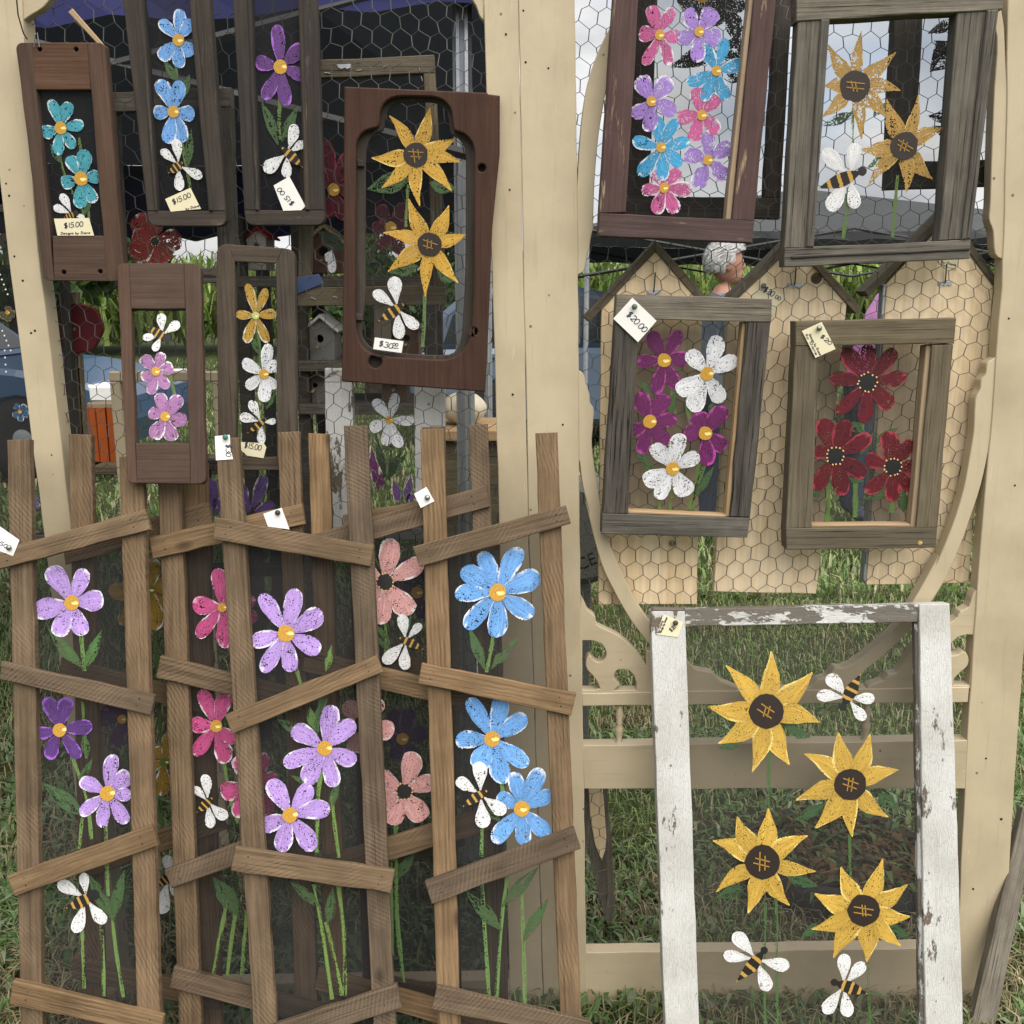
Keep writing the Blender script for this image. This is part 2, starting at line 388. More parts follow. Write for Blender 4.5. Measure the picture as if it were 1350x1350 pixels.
def bee_mat():
    t = NT('bee_stripes'); uv = t.n('ShaderNodeUVMap').outputs[0]; u = t.n('ShaderNodeSeparateXYZ', {0: uv}).outputs[0]
    wv = t.math('SINE', t.math('MULTIPLY', t.math('ADD', u, t.math('MULTIPLY', t.noise(uv, 6, 2), .06)), 26.0))
    c = t.mix(t.ramp(wv, .35, .55), (.016, .013, .011, 1), (.46, .27, .06, 1))
    return t.done(t.bsdf(c, .55, .3))
M['bee'] = bee_mat()
# ------------------------------------------------------------------ painted flowers, bees, stems
PROF = {
 'round': [(0, .28), (.12, .46), (.3, .74), (.5, .95), (.66, 1), (.8, .94), (.91, .74), (.97, .47), (1, .12)],
 'point': [(0, .55), (.12, .82), (.26, 1), (.4, .96), (.54, .80), (.7, .53), (.84, .29), (.94, .15), (1, .06)],
 'wing': [(0, .12), (.15, .3), (.34, .62), (.54, .92), (.7, 1), (.83, .92), (.92, .68), (.97, .42), (1, .08)],
 'leaf': [(0, .08), (.12, .42), (.28, .86), (.44, 1), (.58, .92), (.72, .66), (.85, .36), (.94, .15), (1, .03)]}
POOL = {}
def petal_pool(kind, mat):
    if (kind, mat) in POOL: return POOL[(kind, mat)]
    lst = []
    for i in range(18):
        fat = random.uniform(.9, 1.12); shift = random.uniform(-.06, .08)
        V = []; U = []; F = []; bend = random.uniform(-.09, .09) if kind != 'point' else random.choice((-1, 1)) * random.uniform(.08, .2)
        for t, ww in PROF[kind]:
            sk = bend * math.sin(math.pi * t)
            for s in (-1, 0, 1):
                k = ww * fat * (1 + shift * (2 * t - 1)) * (1 + random.uniform(-.06, .06)) * .5
                V.append((t, s * k + sk, 0.0)); U.append((t, (s + 1) / 2))
        n = len(PROF[kind])
        for a in range(n - 1):
            for b in range(2): F.append((a * 3 + b, a * 3 + 3 + b, a * 3 + 4 + b, a * 3 + 1 + b))
        me = bpy.data.meshes.new(kind + '_stroke'); me.from_pydata(V, [], F)
        uv = me.uv_layers.new(name='UVMap')
        for lp in me.loops: uv.data[lp.index].uv = U[lp.vertex_index]
        me.materials.append(M[mat]); lst.append(me)
    POOL[(kind, mat)] = lst
    return lst
def stroke(name, plane, off, a, b, wpx, kind, mat, parent, color):
    A = plane.pt(a[0], a[1], off); B = plane.pt(b[0], b[1], off); x = B - A; ln = x.length
    if ln < 1e-5: return
    mpp = ln / max(1e-3, math.hypot(b[0] - a[0], b[1] - a[1]))
    x.normalize(); z = plane.n; x = (x - z * x.dot(z)).normalized(); y = z.cross(x); wm = wpx * mpp
    Mx = Matrix(((x.x * ln, y.x * wm, z.x, A.x), (x.y * ln, y.y * wm, z.y, A.y), (x.z * ln, y.z * wm, z.z, A.z), (0, 0, 0, 1)))
    o = bpy.data.objects.new(name, random.choice(petal_pool(kind, mat))); o.color = (*color, 1)
    return link(o, Mx, parent)
DISC = {}
def disc_mesh(mat, wob=.05):
    if mat in DISC: return random.choice(DISC[mat])
    DISC[mat] = []
    for i in range(5):
        n = 16; V = [(0, 0, .03)]; U = [(.5, .5)]
        for k in range(n):
            a = 2 * math.pi * k / n; r = 1 + random.uniform(-wob, wob)
            V.append((r * math.cos(a), r * math.sin(a), 0)); U.append((.5 + .5 * math.cos(a), .5 + .5 * math.sin(a)))
        me = bpy.data.meshes.new('disc'); me.from_pydata(V, [], [(0, 1 + k, 1 + (k + 1) % n) for k in range(n)])
        uv = me.uv_layers.new(name='UVMap')
        for lp in me.loops: uv.data[lp.index].uv = U[lp.vertex_index]
        me.materials.append(M[mat]); DISC[mat].append(me)
    return random.choice(DISC[mat])
def disc(name, plane, off, c, rpx, mat, parent, color=(1, 1, 1), sy=1.0, rot=0.0):
    C = plane.pt(c[0], c[1], off); E = plane.pt(c[0] + rpx, c[1], off); r = (E - C).length
    z = plane.n; x = (RIGHT - z * RIGHT.dot(z)).normalized(); y = z.cross(x)
    x, y = x * math.cos(rot) + y * math.sin(rot), y * math.cos(rot) - x * math.sin(rot)
    ry = r * sy
    Mx = Matrix(((x.x * r, y.x * ry, z.x * .004, C.x), (x.y * r, y.y * ry, z.y * .004, C.y), (x.z * r, y.z * ry, z.z * .004, C.z), (0, 0, 0, 1)))
    o = bpy.data.objects.new(name, disc_mesh(mat)); o.color = (*color, 1)
    return link(o, Mx, parent)
def ribbon(name, plane, off, lines, wpx, mat, parent, color=(.1, .2, .05), taper=False):
    """flat brush or pen lines through photo pixels; UVs run along each line"""
    V = []; F = []; U = []
    for ln in lines:
        n = len(ln); base = len(V)
        for i, p in enumerate(ln):
            a = Vector(ln[max(i - 1, 0)]); b = Vector(ln[min(i + 1, n - 1)]); d = (b - a)
            d = d.normalized() if d.length > 1e-6 else Vector((1, 0)); nn = Vector((-d.y, d.x)) * wpx * .5
            if taper: nn *= random.uniform(.75, 1.2)
            for s in (-1, 1):
                V.append(plane.pt(p[0] + nn.x * s, p[1] + nn.y * s, off)); U.append((.15 + .6 * i / max(1, n - 1), .5 + .3 * s))
        for i in range(n - 1): F.append((base + 2 * i, base + 2 * i + 2, base + 2 * i + 3, base + 2 * i + 1))
    c = sum(V, Vector()) / len(V)
    me = bpy.data.meshes.new(name); me.from_pydata([tuple(v - c) for v in V], [], F)
    uv = me.uv_layers.new(name='UVMap')
    for lp in me.loops: uv.data[lp.index].uv = U[lp.vertex_index]
    me.materials.append(M[mat])
    o = bpy.data.objects.new(name, me); o.color = (*color, 1)
    return link(o, Matrix.Translation(c), parent)
def flower(parent, plane, off, c, tips, color, r=None, w=None, kind='round', centre='gold', mat='petal', gold=(.55, .30, .04)):
    lens = [math.hypot(t[0] - c[0], t[1] - c[1]) for t in tips]; al = sum(lens) / len(lens)
    r = r or al * .22
    cm = {'gold': 'gold', 'sun': 'disc', 'poppy': 'blackp'}[centre]
    if mat == 'petal' and sum(color) < .4: mat = 'dpetal'
    root = disc('painted_flower', plane, off + .0035, c, r, cm, parent, gold)
    rng = random.Random(int(c[0] * 7 + c[1]))
    for i, (t, l) in enumerate(zip(tips, lens)):
        kk = rng.uniform(.86, 1.12); col = tuple(max(0, v * kk) for v in color)
        if mat == 'dpetal': w = w and w * .97
        ww = (w or (.50 if kind == 'round' else .40) * al) * (rng.uniform(1.0, 1.14) if kind == 'round' else rng.uniform(.76, .9))
        s = (c[0] + (t[0] - c[0]) * r * .55 / l, c[1] + (t[1] - c[1]) * r * .55 / l)
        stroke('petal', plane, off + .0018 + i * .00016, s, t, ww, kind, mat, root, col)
    if centre == 'sun':
        a = rng.uniform(-.1, .6); lines = []; sk_ = rng.uniform(.6, .95)
        for d in (-.17, .17):
            for k, (ca, sa) in enumerate(((math.cos(a), math.sin(a)), (-math.sin(a) * sk_ + .2, math.cos(a) * sk_))):
                ox, oy = -sa * d * r, ca * d * r
                q = rng.uniform(.42, .66) * r; ox += rng.uniform(-.07, .07) * r; oy += rng.uniform(-.07, .07) * r
                lines.append([(c[0] + ox - ca * q, c[1] + oy - sa * q), (c[0] + ox, c[1] + oy), (c[0] + ox + ca * q, c[1] + oy + sa * q)])
        ribbon('hatch_mark', plane, off + .0044, lines, max(.9, r * .07), 'ochre', root)
    if centre == 'poppy':
        V = []; F = []
        for k in range(13):
            a = 2 * math.pi * k / 13 + rng.uniform(-.12, .12); rr = r * rng.uniform(.93, 1.12); x, y = c[0] + rr * math.cos(a), c[1] + rr * math.sin(a)
            b = len(V); d = r * .11
            for j in range(6): V.append(plane.pt(x + d * math.cos(j * 1.047), y + d * math.sin(j * 1.047), off + .0042))
            F.append(tuple(range(b, b + 6))[::-1])
        raw('pollen_dots', V, F, M['pollen'], root)
    return root
M['pollen'] = plain('yellow_dots', (.72, .48, .20), .6)
def bee(parent, plane, off, head, tail, wings, wpx=None, hr=None):
    L_ = math.hypot(head[0] - tail[0], head[1] - tail[1]); wpx = wpx or L_ * .33
    b = stroke('painted_bee', plane, off + .0040, head, tail, wpx, 'leaf', 'bee', parent, (1, 1, 1))
    disc('head', plane, off + .0042, head, hr or wpx * .42, 'blackp', b)
    mx_, my_ = head[0] * .72 + tail[0] * .28, head[1] * .72 + tail[1] * .28
    for i, t in enumerate(wings):
        l = math.hypot(t[0] - mx_, t[1] - my_)
        s = (mx_ + (t[0] - mx_) * .14, my_ + (t[1] - my_) * .14)
        stroke('wing', plane, off + .0036 + i * .0001, s, t, max(l * .42, wpx * .6), 'wing', 'wing', b, (.78, .78, .80))
def stem(parent, plane, off, pts, w=4.5, col=(.10, .17, .045)):
    return ribbon('stem', plane, off + .0010, [spline(pts, 5) if len(pts) > 2 else [tuple(Vector(pts[0]).lerp(Vector(pts[1]), k / 6)) for k in range(7)]], w * .85, 'green', parent, col, True)
def leaf(parent, plane, off, a, b, w=None, col=(.055, .11, .04)):
    l = math.hypot(a[0] - b[0], a[1] - b[1])
    return stroke('leaf', plane, off + .0014 + random.random() * .0003, a, b, w or l * .34, 'leaf', 'green', parent, col)

# ------------------------------------------------------------------ handwriting
def arc(cx, cy, rx, ry, a0, a1, n=9): return [(cx + rx * math.cos(R(a0 + (a1 - a0) * i / (n - 1))), cy + ry * math.sin(R(a0 + (a1 - a0) * i / (n - 1)))) for i in range(n)]
GL = {
 '0': (.62, [arc(.26, .5, .26, .5, 100, 460, 13)]), 'o': (.42, [arc(.18, .78, .18, .22, 100, 460, 10)]),
 '1': (.3, [[(.1, 1), (.12, .5), (.1, 0)]]),
 '2': (.62, [arc(.26, .72, .26, .28, 160, -40, 8) + [(.02, 0), (.3, .04), (.56, 0)]]),
 '3': (.62, [arc(.22, .75, .26, .25, 150, -80, 8) + arc(.24, .25, .3, .27, 80, -150, 9)]),
 '5': (.62, [[(.5, 1), (.12, .98), (.08, .58)] + arc(.22, .3, .3, .3, 95, -140, 9)]),
 '.': (.2, [[(.06, 0), (.1, .05)]]), ' ': (.35, []),
 '$': (.72, [arc(.28, .72, .24, .2, 40, 270, 8) + arc(.28, .3, .24, .22, 90, -130, 8), [(.22, 1.1), (.2, -.15)], [(.38, 1.1), (.36, -.15)]]),
 '_': (.5, [[(0, 0), (.5, .03)]]),
 'D': (.7, [[(.08, 0), (.1, 1)], [(.05, 1)] + arc(.15, .5, .4, .5, 85, -85, 8)]),
 'e': (.5, [[(.05, .3), (.36, .34)] + arc(.2, .28, .18, .28, 10, 310, 8)]), 's': (.4, [arc(.16, .42, .13, .13, 40, 260, 6) + arc(.16, .14, .13, .14, 90, -140, 6)]),
 'i': (.22, [[(.08, .5), (.1, 0)], [(.08, .75), (.1, .78)]]), 'g': (.48, [arc(.2, .3, .18, .25, 30, 380, 9) + [(.36, -.1)] + arc(.2, -.15, .16, .18, 0, -150, 5)]),
 'n': (.5, [[(.05, .5), (.07, 0)], arc(.22, .3, .15, .22, 180, 0, 6) + [(.38, 0)]]), 'b': (.5, [[(.06, 1), (.06, 0)], arc(.2, .25, .16, .26, 130, -140, 8)]),
 'y': (.48, [[(.04, .5), (.18, .1)], [(.38, .5), (.06, -.4)]]), 'a': (.5, [arc(.2, .27, .18, .27, 20, 340, 9), [(.38, .5), (.4, 0)]]), 'r': (.4, [[(.05, .5), (.06, 0)], arc(.18, .3, .13, .2, 170, 50, 5)]),
}
def write(parent, plane, off, text, p, q, hpx, w=None, slant=.18):
    """pen strokes along the pixel baseline p -> q"""
    p, q = Vector(p), Vector(q); ex = (q - p).normalized(); ey = Vector((ex.y, -ex.x))
    tot = sum(GL[c][0] for c in text); k = (q - p).length / tot; x = 0; lines = []
    for c in text:
        adv, st = GL[c]
        for s in st: lines.append([tuple(p + ex * ((x + a + slant * b * .5) * k) + ey * (b * hpx) + Vector((random.uniform(-.12, .12), random.uniform(-.12, .12)))) for a, b in s])
        x += adv
    ribbon('handwriting', plane, off, lines, w or max(.9, hpx * .13), 'ink', parent)
def price_tag(label, quad, plane, off, color, texts, pin=None, pincol=None):
    base = plane.pt(*quad[-1], off)
    t = thing('price_tag', label, 'price tag', base, 'handwritten price tags')
    th = .0006; o = slab('card', quad, plane, th, M['paper'], t, off, jit=.0002, cham=0); o.color = (*color, 1)
    for tx in texts: write(t, plane, off + .0006, *tx)
    if pin:
        c = plane.pt(pin[0], pin[1], off + .0004); V, F = lathe([(.0018, 0), (.0018, .003), (.0045, .0036), (.0050, .0055), (.0042, .0075), (.0015, .0085)], 12)
        z = plane.n; x = (RIGHT - z * RIGHT.dot(z)).normalized(); y = z.cross(x)
        raw('pushpin', V, F, M['pin'] if not pincol else plain('pin_plastic', pincol, .35), t,
            Matrix(((x.x, y.x, z.x, c.x), (x.y, y.y, z.y, c.y), (x.z, y.z, z.z, c.z), (0, 0, 0, 1))), True)
    return t
CREAMC = (.72, .66, .46); WHITEC = (.78, .77, .74)
# ------------------------------------------------------------------ ground
def grass_mat(name, cols):
    t = NT(name); a = t.n('ShaderNodeAttribute', attribute_name='Col').outputs['Color']
    b = t.bsdf(a, .6, .25); b.inputs['Subsurface Weight'].default_value = 0
    tr = t.n('ShaderNodeBsdfTranslucent', {'Color': a})
    return t.done(t.n('ShaderNodeMixShader', {0: .3, 1: b.outputs[0], 2: tr.outputs[0]}))
M['grass'] = grass_mat('grass_blades', None)
def ground_mat():
    t = NT('turf'); tcn = t.n('ShaderNodeTexCoord').outputs['Object']
    n = t.noise(tcn, 2.2, 6, .65); f = t.noise(tcn, 60, 4, .7)
    c = t.mix(t.ramp(n, .35, .65), (.028, .042, .014, 1), (.07, .066, .03, 1))
    c = t.mix(t.ramp(f, .4, .7), c, (.05, .085, .022, 1))
    return t.done(t.bsdf(c, .9, .1, f, .8, .02))
n = 60; V = []; F = []
xs = np.concatenate([np.linspace(-150, -8, 12), np.linspace(-7, 7, 40), np.linspace(8, 150, 12)])
ys = np.concatenate([np.linspace(-30, -1, 6), np.linspace(0, 12, 40), np.linspace(14, 400, 14)])
for y in ys:
    for x in xs: V.append((x, y, .012 * math.sin(x * 2.1 + y) * math.cos(y * 1.7) - .012 if abs(x) < 8 and 2.2 < y < 13 else -.012))
nx = len(xs)
for j in range(len(ys) - 1):
    for i in range(nx - 1): F.append((j * nx + i, j * nx + i + 1, (j + 1) * nx + i + 1, (j + 1) * nx + i))
g = raw('ground', V, F, ground_mat(), smooth=True); g['kind'] = 'structure'

def blades(name, N, sampler, hmin, hmax, wid, cols, label, cat, bend=.6, mat='grass'):
    P = sampler(N); N = len(P); rng = np.random
    az = rng.rand(N) * 2 * np.pi; h = hmin + (hmax - hmin) * rng.rand(N) ** 1.5; bd = bend * (.3 + rng.rand(N)); wd = wid * (.6 + .8 * rng.rand(N))
    d = np.stack([np.cos(az), np.sin(az), 0 * az], 1); s = np.stack([-np.sin(az), np.cos(az), 0 * az], 1)
    up = np.array([0, 0, 1.0])
    b0 = P - s * wd[:, None]; b1 = P + s * wd[:, None]
    mid = P + d * (h * bd * .35)[:, None] + up * (h * .6)[:, None]
    m0 = mid - s * (wd * .8)[:, None]; m1 = mid + s * (wd * .8)[:, None]
    tip = P + d * (h * bd)[:, None] + up * (h * np.clip(1.05 - bd * .45, .25, 1))[:, None]
    V = np.stack([b0, b1, m0, m1, tip], 1).reshape(-1, 3)
    i = np.arange(N)[:, None] * 5
    T = np.concatenate([i + np.array([[0, 1, 3]]), i + np.array([[0, 3, 2]]), i + np.array([[2, 3, 4]])], 1).reshape(-1, 3)
    me = bpy.data.meshes.new(name); me.vertices.add(len(V)); me.vertices.foreach_set('co', V.ravel())
    me.loops.add(T.size); me.loops.foreach_set('vertex_index', T.ravel().astype(np.int32))
    me.polygons.add(len(T)); me.polygons.foreach_set('loop_start', np.arange(0, T.size, 3).astype(np.int32))
    try: me.polygons.foreach_set('loop_total', np.full(len(T), 3, np.int32))
    except Exception: pass
    me.update(calc_edges=True)
    C = np.array(cols)[rng.choice(len(cols), N, p=None)] * (.65 + .7 * rng.rand(N, 1))
    if name == 'grass':
        dry = (patchy(P, 2.3, 0) * .6 + patchy(P + 3.7, 7.1, 0) * .4 + .25 * rng.rand(N)) > .72
        C[dry] = np.array([.30, .255, .15]) * (.6 + .7 * rng.rand(dry.sum(), 1))
    C = np.repeat(np.concatenate([C, np.ones((N, 1))], 1), 5, 0)
    C[:, :3] *= np.tile(np.array([.55, .55, .9, .9, 1.15]), N)[:, None] ** .0
    ca = me.color_attributes.new('Col', 'FLOAT_COLOR', 'POINT'); ca.data.foreach_set('color', C.ravel().astype(np.float32))
    o = mobj(name, me, Matrix.Identity(4), None, M[mat]); tag(o, label, cat, None, 'stuff')
    return o
def patchy(P, freq, lo):
    v = np.sin(P[:, 0] * freq + 1.3 * np.sin(P[:, 1] * freq * .7)) * np.cos(P[:, 1] * freq * 1.1 + np.sin(P[:, 0] * freq * .6))
    return (v + 1) / 2 * (1 - lo) + lo
def near(N):
    Y = 1.25 + 3.6 * np.random.rand(N) ** 1.3; X = (np.random.rand(N) * 2 - 1) * (.62 * Y + .25)
    P = np.stack([X, Y, np.full(N, -.014)], 1); return P[np.random.rand(N) < patchy(P, 3.1, .35)]
def far(N):
    Y = 4.6 + 17 * np.random.rand(N) ** 1.6; X = (np.random.rand(N) * 2 - 1) * (.62 * Y + .6)
    return np.stack([X, Y, np.full(N, -.02)], 1)
GC = [(.15, .24, .07), (.19, .28, .09), (.22, .30, .12), (.12, .19, .06), (.44, .38, .24), (.30, .32, .17)]
blades('grass', 150000, near, .018, .075, .0019, GC, 'short trodden grass growing under and behind the doors', 'grass', 1.0)
blades('far_grass', 60000, far, .05, .13, .007, GC + [(.14, .19, .06)], 'open lawn stretching to the corn field', 'grass', .8)
def clover(N):
    Y = 1.5 + 1.6 * np.random.rand(N); X = (np.random.rand(N) * 2 - 1) * (.62 * Y + .1)
    P = np.stack([X, Y, np.zeros(N)], 1); return P[np.random.rand(N) < patchy(P, 5.3, .0) ** 2]
# broad weed leaves lying in the turf
blades('ground_weeds', 26000, clover, .02, .05, .0062, [(.12, .20, .07), (.15, .23, .10), (.24, .29, .18), (.08, .15, .05)], 'broad leaved weeds and clover among the grass', 'weeds', 1.5)
# corn
def corn(N):
    Y = 23 + 5 * np.random.rand(N); X = (np.random.rand(N) * 2 - 1) * 20
    base = np.stack([X, Y, np.zeros(N)], 1); k = np.random.rand(N)
    base = np.repeat(base, 7, 0); base[:, 2] = np.tile(np.linspace(.2, 1.55, 7), N) + np.random.rand(len(base)) * .25
    return base
blades('corn_field', 2600, corn, .5, 1.0, .045, [(.16, .25, .05), (.22, .31, .075), (.10, .18, .035), (.28, .36, .11), (.24, .27, .09)], 'tall green corn growing in a field beyond the lawn', 'corn', .9)

# ------------------------------------------------------------------ trees
M['bark_tree'] = wood('tree_bark', (.04, .03, .022), (.11, .085, .062), 20, var=.2, bstr=1.2)
def leaf_mat():
    t = NT('foliage'); a = t.n('ShaderNodeAttribute', attribute_name='Col').outputs['Color']
    b = t.bsdf(a, .55, .3); tr = t.n('ShaderNodeBsdfTranslucent', {'Color': a})
    return t.done(t.n('ShaderNodeMixShader', {0: .35, 1: b.outputs[0], 2: tr.outputs[0]}))
M['foliage'] = leaf_mat()
def tree(x, y, h, rad, label, seed, nl=7000):
    rs = np.random.RandomState(seed); rnd = random.Random(seed)
    t = thing('broadleaf_tree', label, 'tree', (x, y, 0), 'trees beyond the lawn')
    V, F = tube([(x, y, -.05), (x + .05, y, h * .2), (x - .03, y + .05, h * .45), (x + .06, y, h * .8)], [h * .04, h * .03, h * .02, h * .006], 9)
    cl = []
    for k in range(26):
        a = rnd.uniform(0, 6.28); z = h * rnd.uniform(.22, .95); rr = rad * math.sqrt(max(.08, 1 - ((z / h - .55) / .5) ** 2)) * rnd.uniform(.35, 1)
        p = Vector((x + rr * math.cos(a), y + rr * math.sin(a), z)); cl.append(p)
        if k % 2 == 0: tube([(x, y, z * .55), Vector((x, y, z * .75)).lerp(p, .5), p], [h * .012, h * .008, h * .003], 5, V, F)
    raw('trunk', V, F, M['bark_tree'], t)
    C = np.array([tuple(p) for p in cl])[rs.randint(0, len(cl), nl)]
    Dv = rs.randn(nl, 3); Dv /= np.linalg.norm(Dv, axis=1)[:, None]
    P = C + Dv * (rad * .30 * rs.rand(nl) ** .45)[:, None]
    a = rs.randn(nl, 3); a /= np.linalg.norm(a, axis=1)[:, None]; b = np.cross(a, rs.randn(nl, 3)); b /= np.linalg.norm(b, axis=1)[:, None]
    s = (.05 + .06 * rs.rand(nl))[:, None] * rad / 1.4
    Vv = np.stack([P - a * s, P + b * s * .55, P + a * s, P - b * s * .55], 1).reshape(-1, 3)
    me = bpy.data.meshes.new('crown'); me.from_pydata(Vv.tolist(), [], (np.arange(nl * 4).reshape(-1, 4)).tolist())
    base = np.array([(.035, .07, .02), (.05, .10, .03), (.075, .13, .035)])[rs.randint(0, 3, nl)] * (.6 + .8 * rs.rand(nl, 1))
    ca = me.color_attributes.new('Col', 'FLOAT_COLOR', 'POINT')
    ca.data.foreach_set('color', np.repeat(np.concatenate([base, np.ones((nl, 1))], 1), 4, 0).ravel().astype(np.float32))
    mobj('crown', me, Matrix.Identity(4), t, M['foliage'])
tree(-1.75, 13.0, 3.6, 1.1, 'dark leafy tree standing behind the blue-roofed tent', 5)
tree(-7.6, 16.0, 5.2, 2.0, 'broad leafy tree beyond the blue car', 8)
tree(11.4, 23.0, 3.7, 1.3, 'small tree at the edge of the corn past the grey canopy', 9, 4000)

# ------------------------------------------------------------------ screen doors
YD = 1.82; DP = PY(YD); DTH = .03
cA = crop(0, 0, 350); cB = crop(300, 0, 400); cC = crop(0, 330, 350); cDd = crop(350, 330, 350); cE = crop(650, 0, 400); cF = crop(950, 0, 400); cG = crop(650, 380, 400); cH = crop(950, 380, 400)
d1 = crop(0, 650, 350); d2 = crop(300, 650, 350); d3 = crop(0, 1000, 350); d4 = crop(300, 1000, 350); d5 = crop(550, 650, 350); d6 = crop(550, 1000, 350); d7 = crop(850, 750, 500); d8 = crop(850, 1000, 500)
s7 = crop(440, 100, 230); s8 = crop(440, 300, 230); q1 = crop(740, 300, 160); q2 = crop(740, 440, 120); q3 = crop(750, 660, 200); q4 = crop(880, 300, 160); q5 = crop(1030, 300, 320); q6 = crop(1060, 680, 290); k8 = crop(200, 580, 200); k7 = crop(480, 500, 200)

def in_poly(x, y, poly):
    c = False; n = len(poly)
    for i in range(n):
        x1, y1 = poly[i]; x2, y2 = poly[i - 1]
        if (y1 > y) != (y2 > y) and x < (x2 - x1) * (y - y1) / (y2 - y1) + x1: c = not c
    return c
def netting(parent, poly_px, Y, w, seed, rot=0.0):
    pl = PY(Y); P = [pl.pt(*p) for p in poly_px]; poly = [(p.x, p.z) for p in P]
    x0, x1 = min(p[0] for p in poly), max(p[0] for p in poly); z0, z1 = min(p[1] for p in poly), max(p[1] for p in poly)
    rnd = random.Random(seed); Rr = w / math.sqrt(3); V = []; F = []; nodes = {}
    ph = [rnd.uniform(0, 6) for _ in range(8)]
    def node(x, z):
        k = (round(x / w * 4), round(z / Rr * 4))
        if k not in nodes:
            wx = .010 * math.sin(z * 9 + ph[0]) + .006 * math.sin(x * 13 + z * 5 + ph[1]) + .003 * math.sin(z * 31 + ph[4])
            wz = .010 * math.sin(x * 8 + ph[2]) + .006 * math.sin(x * 4 + z * 15 + ph[3]) + .003 * math.sin(x * 27 + ph[5])
            dy = .0025 * math.sin(x * 21 + ph[6]) * math.sin(z * 17 + ph[7])
            nodes[k] = Vector((x + wx + rnd.gauss(0, w * .045), Y + dy + rnd.gauss(0, .0006), z + wz + rnd.gauss(0, w * .045)))
        return nodes[k]
    j = 0; z = z0 - w
    while z < z1 + w:
        x = x0 - w + (w / 2 if j % 2 else 0)
        while x < x1 + w:
            # node pair: lower junction (x,z) and upper junction (x,z+Rr); the twist joins them
            a = node(x, z); b = node(x, z + Rr); c = node(x + w / 2, z + 1.5 * Rr); d = node(x - w / 2, z + 1.5 * Rr)
            for p, q, r in ((a, b, .0010), (b, c, .00064), (b, d, .00064)):
                m = (p + q) / 2
                if in_poly(p.x, p.z, poly) or in_poly(q.x, q.z, poly):
                    if rnd.random() < .004: continue
                    tube([p, q], r, 3, V, F)
            x += w
        z += 1.5 * Rr; j += 1
    o = raw('wire_netting', V, F, M['wire'], parent)
    o['kind'] = 'stuff'
    return o

# right-hand ornamental door
dr = thing('screen_door', 'cream Victorian screen door with a curved oval fretwork strip and spindles', 'door', DP.pt(1010, 1326), 'old cream screen doors')
upL = [cE((365, 0)), cE((365, 220)), cE((369, 500)), cE((372, 780)), cE((374, 800))]
arcL_o = [cE(p) for p in ((640, -160), (560, 40), (480, 200), (432, 330), (402, 480), (384, 660), (376, 800))]
arcL_i = [cE(p) for p in ((700, -100), (590, 100), (530, 280), (500, 420), (470, 600), (452, 800), (445, 1000))]
brL = [q1(p) for p in ((360, 0), (332, 100), (312, 230), (282, 310), (265, 430), (240, 490), (185, 525))]
lowL = [q2(p) for p in ((255, 545), (330, 600), (370, 750), (420, 900), (428, 1020), (485, 1130), (470, 1350))]
stripL_i = [cG(p) for p in ((445, 620), (440, 700), (460, 850), (500, 1080), (545, 1200))] + [q3(p) for p in ((490, 680), (600, 900), (720, 1080), (860, 1270))]
stripL_o = [q3(p) for p in ((790, 1370), (715, 1275), (600, 1130), (500, 980), (380, 760), (290, 560), (210, 270), (150, 0))] + [cG(p) for p in ((430, 1000), (400, 880), (386, 775))]
brk = [d5(p) for p in ((835, 535), (850, 560), (870, 600), (905, 628), (912, 668), (960, 695), (1030, 730), (1100, 790), (1150, 850), (1185, 920), (1200, 960), (1202, 1010))]
hole1 = spline([d5(p) for p in ((930, 995), (915, 958), (895, 930), (866, 900), (857, 868), (864, 838), (881, 828), (895, 848), (920, 862), (950, 850), (962, 815), (940, 770), (890, 750))], 3) + [d5((840, 750)), d5((840, 1003)), d5((905, 1003))]
hole2 = spline([d5(p) for p in ((1030, 976), (1006, 945), (1003, 920), (1020, 900), (1050, 897), (1080, 905), (1105, 935), (1117, 975))], 3) + [d5((1114, 1003)), d5((1000, 1003))]
stileL = [(683, -70), (757, -70)] + upL + spline([upL[-1]] + [(762, 242)] , 2)[1:]
# stile is one board: straight edges with the fretwork pieces planted against it
slab('stile', [(682, -70), (757, -70), (762, 300), (764, 700), (768, 930), (774, 1326), (717, 1326), (697, 690)], DP, DTH, M['cream'], dr, axis='v')
slab('fret_strip', [(758, 270)] + list(reversed(spline(arcL_o, 4))) + spline(arcL_i, 4) + spline(brL, 3) + [(759, 362)], DP, DTH - .004, M['cream'], dr, off=-.002, axis='v', jit=0)
slab('fret_strip', [(762, 488)] + spline(lowL + stripL_i, 3) + spline(stripL_o, 4) + [(763, 606)], DP, DTH - .004, M['cream'], dr, off=-.0022, axis='v', jit=0)
slab('corner_bracket', [[(766, 789)] + spline(brk, 3) + [d5((1202, 1018)), d5((800, 1018))], hole1, hole2], DP, DTH - .006, M['cream'], dr, off=-.003, axis='h', jit=0)
slab('rail', [(767, 914), (1278, 906), (1276, 926), (768, 931)], DP, DTH - .001, M['cream'], dr, off=-.0004, axis='h')
slab('rail', [(768, 983), (1276, 976), (1273, 1040), (770, 1040)], DP, DTH - .001, M['cream'], dr, off=-.0005, axis='h')
slab('rail', [(772, 1256), (1268, 1250), (1263, 1323), (773, 1325)], DP, DTH - .001, M['cream'], dr, off=-.0005, axis='h')
